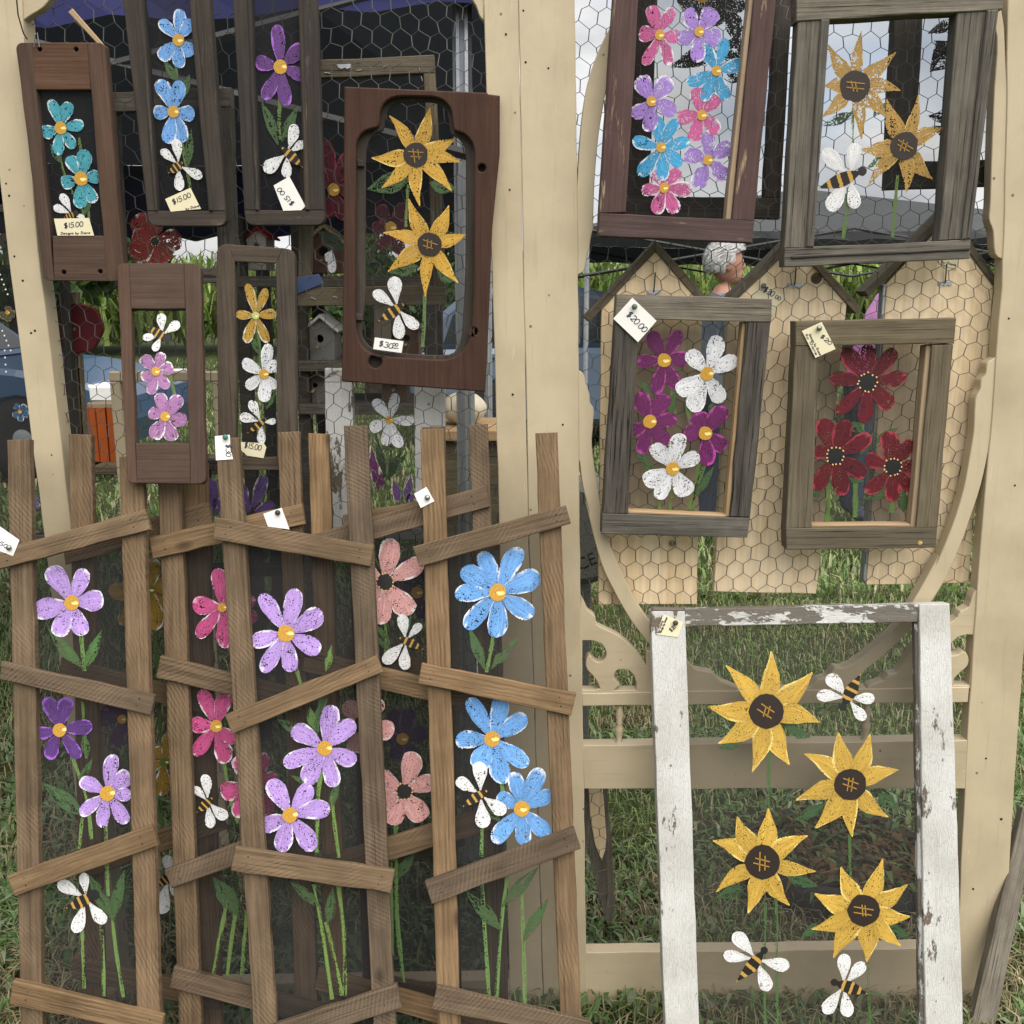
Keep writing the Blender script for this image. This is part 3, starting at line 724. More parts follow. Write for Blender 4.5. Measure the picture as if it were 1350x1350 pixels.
# right stile with its own waves
slab('stile', [(1330, -70), (1410, -70), (1397, 0), (1372, 500), (1348, 880), (1328, 1180), (1306, 1330), (1258, 1326), (1272, 1050), (1276, 960), (1284, 837), (1296, 680), (1306, 573), (1313, 470), (1321, 380), (1326, 200)], DP, DTH, M['cream'], dr, axis='v')
arcR_i = [cF(p) for p in ((1130, -120), (1190, 20), (1230, 170), (1218, 400), (1206, 700), (1200, 900), (1195, 975), (1213, 1030), (1222, 1130), (1262, 1155))]
slab('fret_strip', spline(arcR_i, 3) + [(1326, 342), (1326, 235)] + [cF(p) for p in ((1300, 740), (1285, 500), (1270, 300), (1262, 120), (1240, -20), (1190, -140))], DP, DTH - .004, M['cream'], dr, off=-.002, axis='v', jit=0)
lowR = [cH(p) for p in ((1235, 300), (1212, 315), (1186, 335), (1180, 380), (1160, 410), (1155, 450), (1135, 490), (1130, 560), (1126, 640), (1110, 740), (1080, 900), (1030, 1060), (960, 1230))]
tailR = [(1238, 732), (1217, 770), (1202, 796), (1185, 823), (1157, 850), (1131, 871), (1112, 881), (1101, 881), (1092, 892), (1079, 897), (1069, 905), (1060, 909)]
backR = [(1060, 914), (1128, 914), (1136, 889), (1157, 871), (1180, 850), (1206, 824), (1227, 795), (1247, 762), (1266, 719), (1280, 680), (1293, 640), (1302, 600), (1306, 575)]
slab('fret_strip', spline(lowR + tailR, 3) + spline(backR, 3) + [(1314, 560), (1318, 465)], DP, DTH - .004, M['cream'], dr, off=-.0022, axis='v', jit=0)
brR = [q6(p) for p in ((1075, 452), (1052, 462), (1030, 500), (1012, 560), (960, 588), (940, 625), (895, 660), (830, 690), (760, 735), (700, 780), (660, 825), (612, 910), (570, 965), (520, 975), (490, 1012), (420, 1035), (392, 1052))]
hR = [q6(p) for p in ((905, 778), (950, 742), (1000, 730))] + [q6((1040, 732)), q6((1016, 1040)), q6((915, 1040))] + spline([q6(p) for p in ((922, 1000), (960, 960), (1005, 920), (1010, 870), (985, 832), (950, 852), (905, 860), (870, 830))], 2)
slab('corner_bracket', [spline(brR, 2) + [q6((392, 1066)), q6((1022, 1060)), (1291, 779)], hR], DP, DTH - .006, M['cream'], dr, off=-.003, axis='h', jit=0)
mirL = [(852, 858), (870, 862), (884, 868), (905, 872), (917, 883), (939, 887), (950, 898), (972, 907), (972, 914), (852, 914)]
slab('corner_bracket', mirL, DP, DTH - .006, M['cream'], dr, off=-.0032, axis='h', jit=0)
for px, y0, y1 in ((817, 930, 984), (980, 928, 981), (1144, 926, 979)):
    a = PY(YD + .014).pt(px, y0); b = PY(YD + .014).pt(px, y1); h = a.z - b.z
    V, F = lathe([(.004, 0), (.0075, .03 * h), (.0075, .10 * h), (.0045, .16 * h), (.008, .36 * h), (.0085, .46 * h), (.005, .55 * h), (.0075, .60 * h), (.005, .65 * h), (.0085, .78 * h), (.006, .9 * h), (.0035, 1.0 * h)], 12)
    raw('spindle', V, F, M['cream'], dr, Matrix.Translation((a.x, YD + .014, b.z)), True)
netting(dr, [(745, -75), (1345, -75), (1320, 480), (1290, 900), (1272, 1262), (765, 1262)], YD + DTH + .003, .0297, 3)

# left-hand plain door
dl = thing('screen_door', 'plain cream screen door with narrow stiles, hung with small dark framed screens', 'door', DP.pt(400, 1326), 'old cream screen doors')
slab('stile', [(-34, -70), (24, -70), (50, 330), (92, 680), (166, 1326), (134, 1326), (55, 680), (10, 330)], DP, .045, M['cream'], dl, axis='v')
slab('stile', [(635, -70), (681.7, -70), (696.6, 690), (716.4, 1326), (672, 1326), (658, 690), (653, 500)], DP, .03, M['cream'], dl, axis='v', off=-.001)
slab('rail', [(132, 1300), (676, 1291), (677, 1326), (136, 1326)], DP, .03, M['cream'], dl, axis='h', off=-.002)
slab('corner_bracket', [cA((0, -180)), cA((360, -200))] + spline([cA(p) for p in ((300, -60), (250, 0), (212, 42), (150, 80), (112, 112), (95, 158), (58, 188))], 3) + [cA((40, 140))], DP, .02, M['cream'], dl, axis='h', off=-.004, jit=0)
slab('corner_bracket', [cB((1040, -160))] + spline([cB(p) for p in ((1050, -60), (1090, 0), (1108, 30), (1122, 70), (1140, 92))], 3) + [cB((1150, -170))], DP, .02, M['cream'], dl, axis='h', off=-.004, jit=0)
netting(dl, [(5, -75), (648, -75), (690, 1310), (140, 1310), (75, 690), (30, 330)], YD + DTH + .003, .0312, 7)
for par, pts in ((dl, ((667, 45), (672, 250), (41, 439), (46, 436), (68, 600), (8, 242), (12, 258), (19, 338), (676, 520), (30, 370))), (dr, ((693, 82), (723, 90), (690, 14), (1320, 1080), (1283, 1172), (1330, 420), (1338, 640), (742, 560), (1300, 1000)))):
    for q in pts: disc('nail_hole', DP, .0003, q, random.uniform(1.0, 2.0), 'dark', par)
slab('prop_board', [(1349, 1065), (1372, 1065), (1308, 1372), (1276, 1372)], tilt(1065, 1.86, 1372, 1.72), .022, M['barn'], None)
tag(bpy.data.objects['prop_board'], 'narrow weathered board propped slantwise against the fretwork door', 'board')
# ------------------------------------------------------------------ framed painted screens on the doors
GRP = 'painted screens in old wooden frames'
def rnd_corner(p, a, b, r, n=5):
    """points rounding corner p between neighbours a and b"""
    p, a, b = Vector(p), Vector(a), Vector(b); u = (a - p).normalized() * r; v = (b - p).normalized() * r; out = []
    for i in range(n + 1):
        t = i / n; out.append(tuple((p + u) * (1 - t) ** 2 + p * 2 * t * (1 - t) + (p + v) * t * t))
    return out
def hole(c, r, n=9): return [(c[0] + r * math.cos(2 * math.pi * k / n), c[1] + r * math.sin(2 * math.pi * k / n)) for k in range(n)]
TEAL = (.06, .33, .42); LBLUE = (.16, .37, .78); PURP = (.13, .045, .22); YEL = (.62, .36, .055); PINKP = (.38, .17, .38)
LILAC = (.47, .30, .72); SKYB = (.15, .38, .80); HOT = (.52, .075, .23); SALM = (.72, .37, .36); WHITEP = (.74, .75, .80)
MAG = (.14, .014, .105); RED = (.115, .006, .014); R1P = (.52, .10, .28); R1U = (.34, .20, .60); R1B = (.045, .33, .62)

# ---- H1 teal
def frame_thing(label, plane, base, name='framed_screen', cat='framed screen'):
    return thing(name, label, cat, plane.pt(*base), GRP)
p = PY(1.796)
h1 = frame_thing('small red-brown oak frame with two teal painted flowers and a cream price card', p, (110, 370))
o = rnd_corner((21, 56), (60, 56), (21, 120), 9)
slab('stile', [(42, 56)] + o + [(58, 366), (66, 370), (71, 370)], p, .02, M['oak'], h1, axis='v')
slab('stile', [(115, 56)] + rnd_corner((138, 56), (100, 56), (140, 120), 9)+ [(164, 366), (158, 371), (141, 371)], p, .02, M['oak'], h1, axis='v')
slab('rail', [[(41.5, 56), (115.5, 56), (119.5, 118), (44, 118)], hole((52, 65), 3.2), hole((100, 65), 3.2)], p, .02, M['oak'], h1, axis='h', off=-.0008)
slab('rail', [[(69, 311), (139, 311), (142, 371), (71, 370)], hole((84, 359), 3.2), hole((132, 358), 3.2)], p, .02, M['oak'], h1, axis='h', off=-.0008)
sheet('screen', [(40, 110), (125, 110), (145, 318), (64, 318)], p, M['screen'], h1, -.013)
so = -.0125
stem(h1, p, so, cA((290, 700), (330, 900), (430, 1090))); stem(h1, p, so, cA((400, 700), (440, 950), (455, 1150)), 5)
leaf(h1, p, so, cA((310, 830)), cA((255, 730))); leaf(h1, p, so, cA((430, 1100)), cA((470, 960)), 10)
flower(h1, p, so, cA((308, 650)), cA((255, 505), (357, 520), (425, 628), (375, 755), (295, 790), (208, 675)), TEAL, 8, 16)
flower(h1, p, so, cA((412, 908)), cA((345, 795), (432, 760), (505, 890), (485, 1030), (405, 1060), (312, 935)), TEAL, 9, 19)
bee(h1, p, so, cA((385, 1085)), cA((325, 1105)), cA((310, 985), (272, 1050), (430, 1105)), 9)
price_tag('cream fifteen dollar card stuck over the bee of the teal flower screen', cA((274, 1112), (452, 1108), (478, 1198), (292, 1198)), p, .0002, CREAMC,
          [('$15.00', cA((325, 1160)), cA((425, 1150)), 6.5), ('Designs by Diane', cA((308, 1192)), cA((460, 1188)), 3, .7)])
V, F = tube([p.pt(19, -30, .006), p.pt(24, 20, .006), p.pt(31, 44, .006), p.pt(36, 52, .004)], .0012, 5); raw('hanging_wire', V, F, M['dark'], h1)
V, F = tube([p.pt(45, 62, .002), p.pt(46, 45, .004), p.pt(49, 43, .004), p.pt(52, 62, .002)], .001, 5); raw('hook', V, F, M['pin'], h1)
# ---- H2 blue
def long_frame(t, p, lo, li, ri, ro, ytop, ybi, ybo, mat, rad=12):
    """lo/li/ri/ro: x at y=0 and x at y=ybi of left outer, left inner, right inner, right outer edges"""
    f = lambda e, y: (e[0] + (e[1] - e[0]) * y / ybi, y)
    for a, b, nm in ((lo, li, 'stile'), (ri, ro, 'stile')):
        slab(nm, [f(a, ytop), f(b, ytop), f(b, ybi), f(a, ybi)], p, .022, M[mat], t, axis='v')
        # raised bead along the inner part of each stile
        mid = (a[0] * .25 + b[0] * .75, a[1] * .25 + b[1] * .75) if a is lo else (a[0] * .75 + b[0] * .25, a[1] * .75 + b[1] * .25)
        inn = b if a is lo else a
        e1, e2 = (mid, inn) if a is lo else (inn, mid)
        slab('bead', [f(e1, ytop), f(e2, ytop), f(e2, ybi), f(e1, ybi)], p, .004, M[mat], t, off=.004, axis='v', cham=.002)
    bl, br = f(lo, ybi), f(ro, ybi); Lb, Rb = (bl[0] + 2, ybo), (br[0] + 1, ybo)
    slab('rail', [bl, br] + rnd_corner(Rb, br, Lb, rad) + rnd_corner(Lb, Rb, bl, rad), p, .022, M[mat], t, axis='h', off=-.0006)
    slab('rail', [f(lo, ytop - 22), f(ro, ytop - 22), f(ro, ytop), f(lo, ytop)], p, .022, M[mat], t, axis='h', off=-.0006)
    sheet('screen', [f(lo, ytop), f(ro, ytop), f(ro, ybi + 5), f(lo, ybi + 5)], p, M['screen'], t, -.014)
h2 = frame_thing('tall dark stained frame with light blue painted flowers over one bee', p, (246, 298))
long_frame(h2, p, (162, 194), (188, 207), (249, 275), (276, 297), -75, 278, 298, 'stain')
so = -.0135
stem(h2, p, so, cA((895, 330), (915, 650), (970, 970))); leaf(h2, p, so, cA((905, 420)), cA((828, 300))); leaf(h2, p, so, cA((930, 500)), cA((965, 375)), 11)
leaf(h2, p, so, cA((955, 850)), cA((972, 648)), 12)
flower(h2, p, so, cA((907, 203)), cA((912, 45), (975, 100), (985, 275), (915, 347), (812, 300), (810, 105)), LBLUE, 7.5, 18)
flower(h2, p, so, cA((882, 568)), cA((806, 405), (915, 410), (990, 580), (930, 725), (850, 730), (780, 575)), LBLUE, 7.5, 19)
bee(h2, p, so, cA((930, 825)), cA((855, 880)), cA((895, 705), (818, 762), (1028, 902), (912, 970)), 12, 1)
price_tag('cream fifteen dollar card tilted at the foot of the light blue flower screen', cA((840, 1012), (968, 955), (1022, 1062), (868, 1076)), p, .0002, CREAMC,
          [('$15.00', cA((880, 1040)), cA((975, 1000)), 6.5), ('by Diane', cA((945, 1068)), cA((1015, 1050)), 3, .7)])
# ---- H3 purple
h3 = frame_thing('tall dark stained frame with one deep purple painted flower above a bee', p, (375, 297))
long_frame(h3, p, (307, 322), (331, 341), (393, 402), (417, 427), -75, 277, 297, 'stain')
stem(h3, p, so, cB((232, 430), (230, 520), (232, 620)), 6); leaf(h3, p, so, cB((225, 645)), cB((148, 445)), 15); leaf(h3, p, so, cB((240, 630)), cB((315, 470)), 14)
flower(h3, p, so, cB((235, 297)), cB((220, 108), (335, 200), (340, 345), (265, 470), (160, 442), (125, 268)), PURP, 9, 20)
bee(h3, p, so, cB((240, 655)), cB((335, 745)), cB((300, 552), (345, 632), (163, 762), (262, 792)), 14, 1)
price_tag('white fifteen dollar tag hanging upside down below the purple flower', cB((205, 825), (275, 785), (347, 918), (328, 935), (248, 938)), p, .0003, WHITEC,
          [('$15 00', cB((300, 905)), cB((232, 830)), 6)])
# ---- H4 cathedral sunflower frame
p = PY(1.798)
h4 = frame_thing('large red-brown frame with arched cut-out holding two painted sunflowers and a bee', p, (545, 515))
outer = [s7((80, 82)), s7((1190, 130)), s7((1192, 140)), s7((1285, 152)), s7((1283, 600)), s8((1225, 0)), s8((1195, 800)), s8((1170, 1272)), s8((60, 1190)), s8((75, 300))]
arch = [s7(q) for q in ((170, 700), (172, 540), (195, 470), (240, 425), (300, 405), (340, 392), (352, 340), (356, 285), (385, 215), (440, 172), (520, 156), (660, 156), (780, 162), (850, 190), (900, 245), (918, 320), (926, 400), (945, 425), (1000, 442), (1055, 490), (1085, 560), (1090, 700))]
lowa = [s8(q) for q in ((1085, 300), (1070, 700), (1050, 860), (1000, 950), (930, 1005), (840, 1025), (640, 1015), (420, 1000), (290, 975), (215, 915), (180, 830), (165, 700), (165, 300))]
slab('frame_board', [outer, spline(arch + lowa, 2, True), hole(s7((1145, 712)), 5.5), hole(s8((1082, 805)), 5.5), spline(hole(s8((320, 1037)), 9, 8), 2, True)], p, .016, M['mahog'], h4, axis='v', jit=0, cham=.002)
ar2 = [s7(q) for q in ((245, 700), (255, 560), (280, 490), (330, 440), (380, 420), (395, 350), (410, 280), (440, 235), (500, 205), (660, 200), (780, 205), (840, 235), (880, 290), (895, 370), (910, 450), (960, 480), (1000, 530), (1020, 600), (1022, 750))]
lo2 = [s8(q) for q in ((1018, 300), (1000, 700), (985, 860), (950, 940), (890, 985), (700, 985), (450, 965), (310, 940), (240, 880), (215, 800), (240, 600), (245, 300))]
slab('inner_panel', [[s7((120, 130)), s7((1230, 180)), s8((1140, 1200)), s8((100, 1140))], spline(ar2 + lo2, 2, True)], p, .008, M['stain'], h4, off=-.0162, axis='v', jit=0)
for q in (s7((205, 672)), s8((195, 690))):
    slab('stop_block', [(q[0] - 5, q[1] - 5), (q[0] + 4, q[1] - 3), (q[0] + 5, q[1] + 5), (q[0] - 4, q[1] + 5)], p, .007, M['stain'], h4, off=-.0085, jit=0)
disc('screw', p, -.006, s8((955, 1085)), 4.5, 'pin', h4)
sheet('screen', [s7((130, 140)), s7((1220, 190)), s8((1130, 1190)), s8((110, 1130))], p, M['screen3'], h4, -.0245)
so = -.0242
leaf(h4, p, so, s7((590, 800)), s7((258, 880)), 24); leaf(h4, p, so, s7((740, 830)), s7((950, 880)), 20); leaf(h4, p, so, s8((650, 300)), s8((420, 345)), 22); leaf(h4, p, so, s8((800, 330)), s8((970, 400)), 22)
stem(h4, p, so, s7((575, 840), (565, 1000), (560, 1170)), 5); stem(h4, p, so, s8((705, 500), (700, 700), (688, 925)), 6, (.12, .19, .07))
flower(h4, p, so, s7((635, 610)), s7((430, 308), (742, 240), (942, 485), (988, 670), (915, 897), (665, 1008), (372, 866), (293, 635)), YEL, 16, 23, 'point', 'sun', 'sunpetal')
flower(h4, p, so, s8((740, 132)), [s7((580, 950)), s7((890, 1003)), s8((1030, 50)), s8((962, 428)), s8((708, 535)), s8((420, 340)), s8((385, 38))], YEL, 16, 24, 'point', 'sun', 'sunpetal')
bee(h4, p, so, s8((548, 588)), s8((345, 722)), s8((465, 378), (305, 495), (652, 780), (510, 862)), 15, 2)
price_tag('white thirty dollar card with blue pen at the foot of the arched sunflower frame', s8((318, 850), (540, 880), (525, 970), (305, 940)), p, .0004, WHITEC, [('$30', s8((345, 912)), s8((455, 940)), 7), ('00', s8((455, 915)), s8((498, 920)), 4), ('_', s8((450, 930)), s8((500, 935)), 3)])
# ---- H5 pink, hanging outwards over the trellis tops
p = tilt(347, 1.789, 638, 1.700)
h5 = frame_thing('small oak frame with rounded corners, two pink-purple flowers below a bee', p, (218, 638))
slab('stile', [(170, 347)] + rnd_corner((154, 347), (170, 347), (156, 400), 9) + rnd_corner((168, 637), (166, 600), (178, 637), 7) + [(180, 637)], p, .015, M['oak'], h5, axis='v')
slab('stile', [(242.4, 347)] + rnd_corner((264, 347), (250, 347), (265, 400), 10) + rnd_corner((271, 638), (270, 600), (255, 638), 10) + [(251, 638)], p, .015, M['oak'], h5, axis='v')
slab('rail', [(170, 347), (242.4, 347), (244, 407), (172.5, 407)], p, .015, M['oak'], h5, axis='h', off=-.0008)
slab('rail', [(178.6, 584), (250, 584), (251.3, 638), (180, 637)], p, .015, M['oak'], h5, axis='h', off=-.0008)
sheet('screen', [(168, 400), (248, 400), (255, 592), (174, 592)], p, M['screen3'], h5, -.011)
so = -.0105
stem(h5, p, so, cC((850, 560), (880, 700), (895, 760)), 6); stem(h5, p, so, cC((790, 700), (800, 800)), 4)
flower(h5, p, so, cC((793, 615)), cC((722, 540), (825, 518), (882, 598), (857, 702), (765, 733), (720, 655)), PINKP, 6, 15)
flower(h5, p, so, cC((840, 845)), cC((806, 726), (917, 738), (950, 868), (885, 968), (778, 958), (755, 822)), PINKP, 6.5, 17)
bee(h5, p, so, cC((850, 448)), cC((755, 388)), cC((820, 320), (912, 366), (725, 445), (782, 512)), 13, 5)
# ---- H6 grey frame, yellow and white flowers
p = PY(1.79)
h6 = frame_thing('grey weathered frame with a yellow flower, a white flower and a bee', p, (338, 620))
slab('stile', rnd_corner((285, 322), (300, 322), (285, 360), 15) + [(288, 620), (310, 604), (309, 345)], p, .02, M['dkbrown'], h6, axis='v')
slab('stile', [(364, 347)] + rnd_corner((388, 328), (370, 327), (388, 360), 15) + [(391, 620), (365, 604)], p, .02, M['dkbrown'], h6, axis='v')
slab('rail', [(300, 322), (373, 327), (364, 347), (309, 345)], p, .02, M['dkbrown'], h6, axis='h', off=-.0007)
slab('rail', [(310, 604), (365, 604), (391, 620), (288, 620)], p, .02, M['dkbrown'], h6, axis='h', off=-.0007)
sheet('screen', [(300, 335), (378, 335), (380, 612), (300, 612)], p, M['screen3'], h6, -.013)
so = -.0125
stem(h6, p, so, [(338, 430), (344, 480), (348, 580)], 5); leaf(h6, p, so, (345, 470), (328, 440), 9); leaf(h6, p, so, (350, 540), (362, 512), 9)
flower(h6, p, so, (337, 416), [(326, 374), (351, 380), (364, 413), (353, 452), (324, 452), (311, 415)], (.48, .29, .05), 5, 13, gold=(.5, .55, .2))
flower(h6, p, so, (348, 493), [(354, 453), (367, 478), (364, 512), (348, 530), (325, 512), (320, 475)], WHITEP, 6.5, 15)
bee(h6, p, so, (352, 551), (326, 571), [(330, 528), (316, 549), (345, 585), (364, 555)], 9, 2)

# ---- R1 maroon
p = PY(1.777)
r1 = frame_thing('worn maroon frame crowded with pink, purple and blue painted flowers', p, (890, 318))
slab('stile', [(813, -70), (846, -70), (825, 280), (790, 281)], p, .036, M['maroon'], r1)
slab('stile', [(1001, -70), (1030, -70), (994, 291), (965, 290)], p, .036, M['maroon'], r1)
slab('rail', [(790, 281), (995, 291), (991, 320), (789, 311)], p, .036, M['maroon'], r1)
slab('rail', [(813, -95), (1032, -90), (1030, -70), (813, -70)], p, .036, M['maroon'], r1)
slab('liner', [(994, -70), (1000, -70), (964, 289.5), (957, 289)], p, .028, M['rawedge'], r1, off=-.006)
sheet('screen', [(830, -75), (1012, -75), (978, 298), (806, 292)], p, M['screen3'], r1, -.031)
so = -.0305
for c, tips, col in (
 ((742, 155), ((700, 25), (800, 35), (832, 165), (785, 290), (670, 290), (648, 155)), R1P),
 ((918, 140), ((862, 40), (988, 42), (1012, 175), (908, 278), (822, 172)), R1U),
 ((995, 315), ((935, 195), (1035, 170), (1112, 282), (1042, 447), (935, 452), (862, 368)), R1B),
 ((705, 450), ((652, 338), (788, 345), (812, 505), (690, 587), (616, 515)), R1U),
 ((930, 512), ((903, 390), (1008, 425), (1000, 595), (888, 628), (822, 525)), R1P),
 ((748, 655), ((722, 518), (822, 532), (875, 628), (838, 738), (758, 803), (648, 782), (620, 622)), R1B),
 ((957, 712), ((955, 588), (1060, 640), (1038, 802), (905, 835), (850, 690)), R1U),
 ((762, 835), ((720, 755), (828, 748), (885, 840), (818, 948), (725, 952), (660, 852)), R1P)):
    flower(r1, p, so, cE(c), cE(*tips), col, 6.5, 22 if len(tips) < 6 else 18, mat='petalh')
# ---- R2 barn wood sunflowers
p = PY(1.782)
r2 = frame_thing('grey barnwood frame with two thinly painted sunflowers and a long bee', p, (1155, 350))
slab('stile', [(1052, 28), (1094, 25), (1073, 326), (1034, 327)], p, .032, M['barn'], r2)
slab('bead', [(1083, 25), (1094, 25), (1073, 326), (1062, 326)], p, .006, M['barn'], r2, off=.0062, cham=.002)
slab('stile', [(1262, 16), (1317, 12), (1280, 315), (1238, 317)], p, .032, M['barn'], r2)
slab('bead', [(1302, 13), (1317, 12), (1280, 315), (1268, 316)], p, .006, M['barn'], r2, off=.0062, cham=.002)
slab('rail', [(1050, -8), (1323, -14), (1322, 12), (1050, 28)], p, .036, M['barn'], r2, off=.003)
slab('rail', [(1034, 327), (1280, 316), (1279, 341), (1034, 352)], p, .036, M['barn'], r2, off=.003)
slab('bead', [(1044, 338), (1279, 327), (1279, 329.5), (1044, 341)], p, .003, M['stain'], r2, off=.0062, cham=.0005)
sheet('screen', [(1068, 10), (1285, 5), (1262, 325), (1052, 332)], p, M['screen3'], r2, -.024)
so = -.0235
stem(r2, p, so, cF((585, 480), (588, 560), (585, 640)), 4); stem(r2, p, so, cF((575, 800), (560, 950), (545, 1060)), 6); stem(r2, p, so, cF((788, 780), (775, 930), (765, 1055)), 5)
leaf(r2, p, so, cF((590, 500)), cF((450, 560)), 14, (.02, .05, .02)); leaf(r2, p, so, cF((770, 660)), cF((645, 755)), 12); leaf(r2, p, so, cF((680, 520)), cF((745, 450)), 10)
flower(r2, p, so, cF((597, 383)), cF((478, 198), (628, 138), (780, 232), (800, 402), (738, 522), (627, 625), (450, 522), (462, 383)), (.42, .25, .06), 20, 24, 'point', 'sun', 'sunpetalh')
flower(r2, p, so, cF((818, 648)), cF((738, 440), (880, 422), (988, 570), (943, 798), (825, 864), (657, 824), (622, 665)), (.42, .25, .06), 18, 26, 'point', 'sun', 'sunpetalh')
bee(r2, p, so, cF((630, 762)), cF((436, 838)), cF((455, 665), (600, 635), (482, 938), (602, 928)), 19, 6)
# ---- R3 purple and white
p = PY(1.778)
r3 = frame_thing('grey barnwood frame with purple and white daisies and a white twenty dollar card', p, (890, 708))
slab('stile', [(811, 420), (842, 421), (828, 677), (795, 677)], p, .034, M['bark'], r3)
slab('stile', [(984, 425), (1016, 425), (989, 682), (962, 681)], p, .034, M['bark'], r3)
slab('rail', [(813, 388), (1018, 394), (1017, 425), (811, 420)], p, .036, M['barn'], r3, off=.001)
slab('rail', [(794, 677), (989, 683), (985, 709), (793, 704)], p, .036, M['barn'], r3, off=.001)
slab('liner', [(979, 425), (983.6, 425), (961.5, 681), (956.5, 681)], p, .026, M['rawedge'], r3, off=-.007)
slab('liner', [(828, 673), (957, 679), (957, 682), (828, 677)], p, .026, M['rawedge'], r3, off=-.007)
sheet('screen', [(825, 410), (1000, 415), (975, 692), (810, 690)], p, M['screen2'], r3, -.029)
so = -.0285
for a, b in (((790, 420), (810, 560)), ((855, 470), (880, 620)), ((800, 900), (785, 990)), ((915, 770), (890, 990)), ((735, 900), (740, 990)), ((950, 760), (870, 985))): stem(r3, p, so, cG(a, b), 6)
for a, b in (((720, 480), (650, 405)), ((790, 570), (815, 450)), ((960, 560), (990, 500)), ((700, 800), (625, 680)), ((900, 930), (985, 790)), ((850, 900), (780, 800)), ((720, 840), (660, 740))): leaf(r3, p, so, cG(a), cG(b), 12)
flower(r3, p, so, cG((762, 320)), cG((702, 192), (832, 187), (868, 310), (822, 448), (722, 473), (642, 330)), MAG, 9, 21)
flower(r3, p, so, cG((698, 593)), cG((648, 462), (778, 478), (818, 582), (768, 702), (658, 738), (618, 645)), MAG, 9, 22)
flower(r3, p, so, cG((945, 645)), cG((902, 556), (1033, 528), (1035, 714), (955, 790), (850, 645)), MAG, 9, 24)
flower(r3, p, so + .001, cG((953, 380)), cG((1002, 210), (1088, 312), (1018, 508), (888, 550), (817, 462), (866, 280)), WHITEP, 9, 21)
flower(r3, p, so + .001, cG((800, 803)), cG((837, 646), (918, 742), (872, 920), (733, 938), (669, 862), (707, 697)), WHITEP, 9, 21)
price_tag('white twenty dollar card pinned cornerwise on the purple and white daisy frame', cG((535, 135), (620, 42), (728, 145), (645, 240)), p, .0045, WHITEC, [('$20.00', cG((592, 118)), cG((672, 200)), 8)], cG((628, 82)), (.10, .13, .11))
# ---- R4 red
p = PY(1.780)
r4 = frame_thing('brown barnwood frame with three dark red black-eyed painted flowers', p, (1135, 724))
slab('stile', [(1049, 456), (1080, 456), (1070, 696), (1036, 697)], p, .034, M['barnb'], r4)
slab('stile', [(1229, 455), (1257, 454), (1236, 695), (1208, 696)], p, .034, M['barnb'], r4)
slab('rail', [(1049, 424), (1261, 419), (1258, 453), (1049, 456)], p, .036, M['barnb'], r4, off=.001)
slab('rail', [(1036, 697), (1236, 695), (1234, 722), (1037, 725)], p, .036, M['barnb'], r4, off=.001)
slab('liner', [(1221, 456), (1228.6, 455), (1207.6, 695), (1200, 695)], p, .026, M['rawedge'], r4, off=-.007)
slab('liner', [(1070, 691.5), (1200, 691), (1200, 694.6), (1070, 695)], p, .026, M['rawedge'], r4, off=-.007)
disc('brass_nail', p, .0015, cH((888, 1132)), 3, 'gold', r4, (.5, .34, .1))
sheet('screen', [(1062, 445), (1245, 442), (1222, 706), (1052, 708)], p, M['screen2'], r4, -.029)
so = -.0285
for a, b in (((480, 880), (475, 1060)), ((600, 800), (600, 1020)), ((620, 560), (640, 700)), ((770, 880), (760, 1000))): stem(r4, p, so, cH(a, b), 8)
for a, b in (((560, 600), (640, 640)), ((690, 690), (790, 620)), ((620, 740), (680, 640)), ((440, 930), (400, 880)), ((800, 880), (820, 1000)), ((760, 900), (640, 940)), ((560, 820), (640, 860))): leaf(r4, p, so, cH(a), cH(b), 14, (.05, .10, .035))
flower(r4, p, so, cH((655, 418)), cH((548, 270), (655, 250), (778, 272), (828, 393), (758, 535), (638, 600), (517, 555), (486, 400)), RED, 12, 23, centre='poppy')
flower(r4, p, so, cH((510, 745)), cH((447, 582), (562, 586), (668, 655), (645, 835), (545, 923), (425, 898), (415, 720)), RED, 11.5, 24, centre='poppy')
flower(r4, p, so, cH((768, 795)), cH((743, 636), (853, 675), (875, 800), (855, 895), (765, 950), (645, 910), (647, 750)), RED, 11, 22, centre='poppy')
price_tag('cream twenty dollar card pinned on the red flower frame', cH((362, 190), (450, 150), (512, 270), (422, 310)), p, .0045, CREAMC,
          [('$20', cH((442, 215)), cH((488, 255)), 5, .8), ('Design by Diane', cH((392, 205)), cH((442, 300)), 3, .7), ('by Diane', cH((378, 205)), cH((425, 300)), 3, .7)], cH((435, 178)))

# ---- white window leaning on the fretwork door
p = tilt(800, 1.772, 1350, 1.645)
wi = thing('window_screen', 'peeling white window frame with four painted sunflowers and three bees', 'framed screen', p.pt(1065, 1440), GRP)
slab('stile', [(858, 806), (903, 806), (918, 1246), (925, 1440), (880, 1440), (873, 1250)], p, .03, M['white'], wi, axis='v')
slab('stile', [(1212, 797), (1252, 796), (1267, 1250), (1272, 1440), (1224, 1440), (1218, 1250)], p, .03, M['white'], wi, axis='v', off=.002)
slab('moulding', [(1206, 822), (1212, 822), (1221, 1440), (1214, 1440)], p, .014, M['whitew'], wi, off=-.006, axis='v', cham=.002)
slab('rail', [(903, 803), (1212, 797), (1210, 820), (903, 826)], p, .026, M['whitew'], wi, off=-.002, axis='h')
slab('rail', [(919, 1392), (1222, 1388), (1222, 1440), (920, 1440)], p, .026, M['white'], wi, off=-.002, axis='h')
slab('horn', [(862, 802), (902, 803), (903, 806), (859, 806)], p, .026, M['whitew'], wi, off=-.001, axis='h', jit=0)
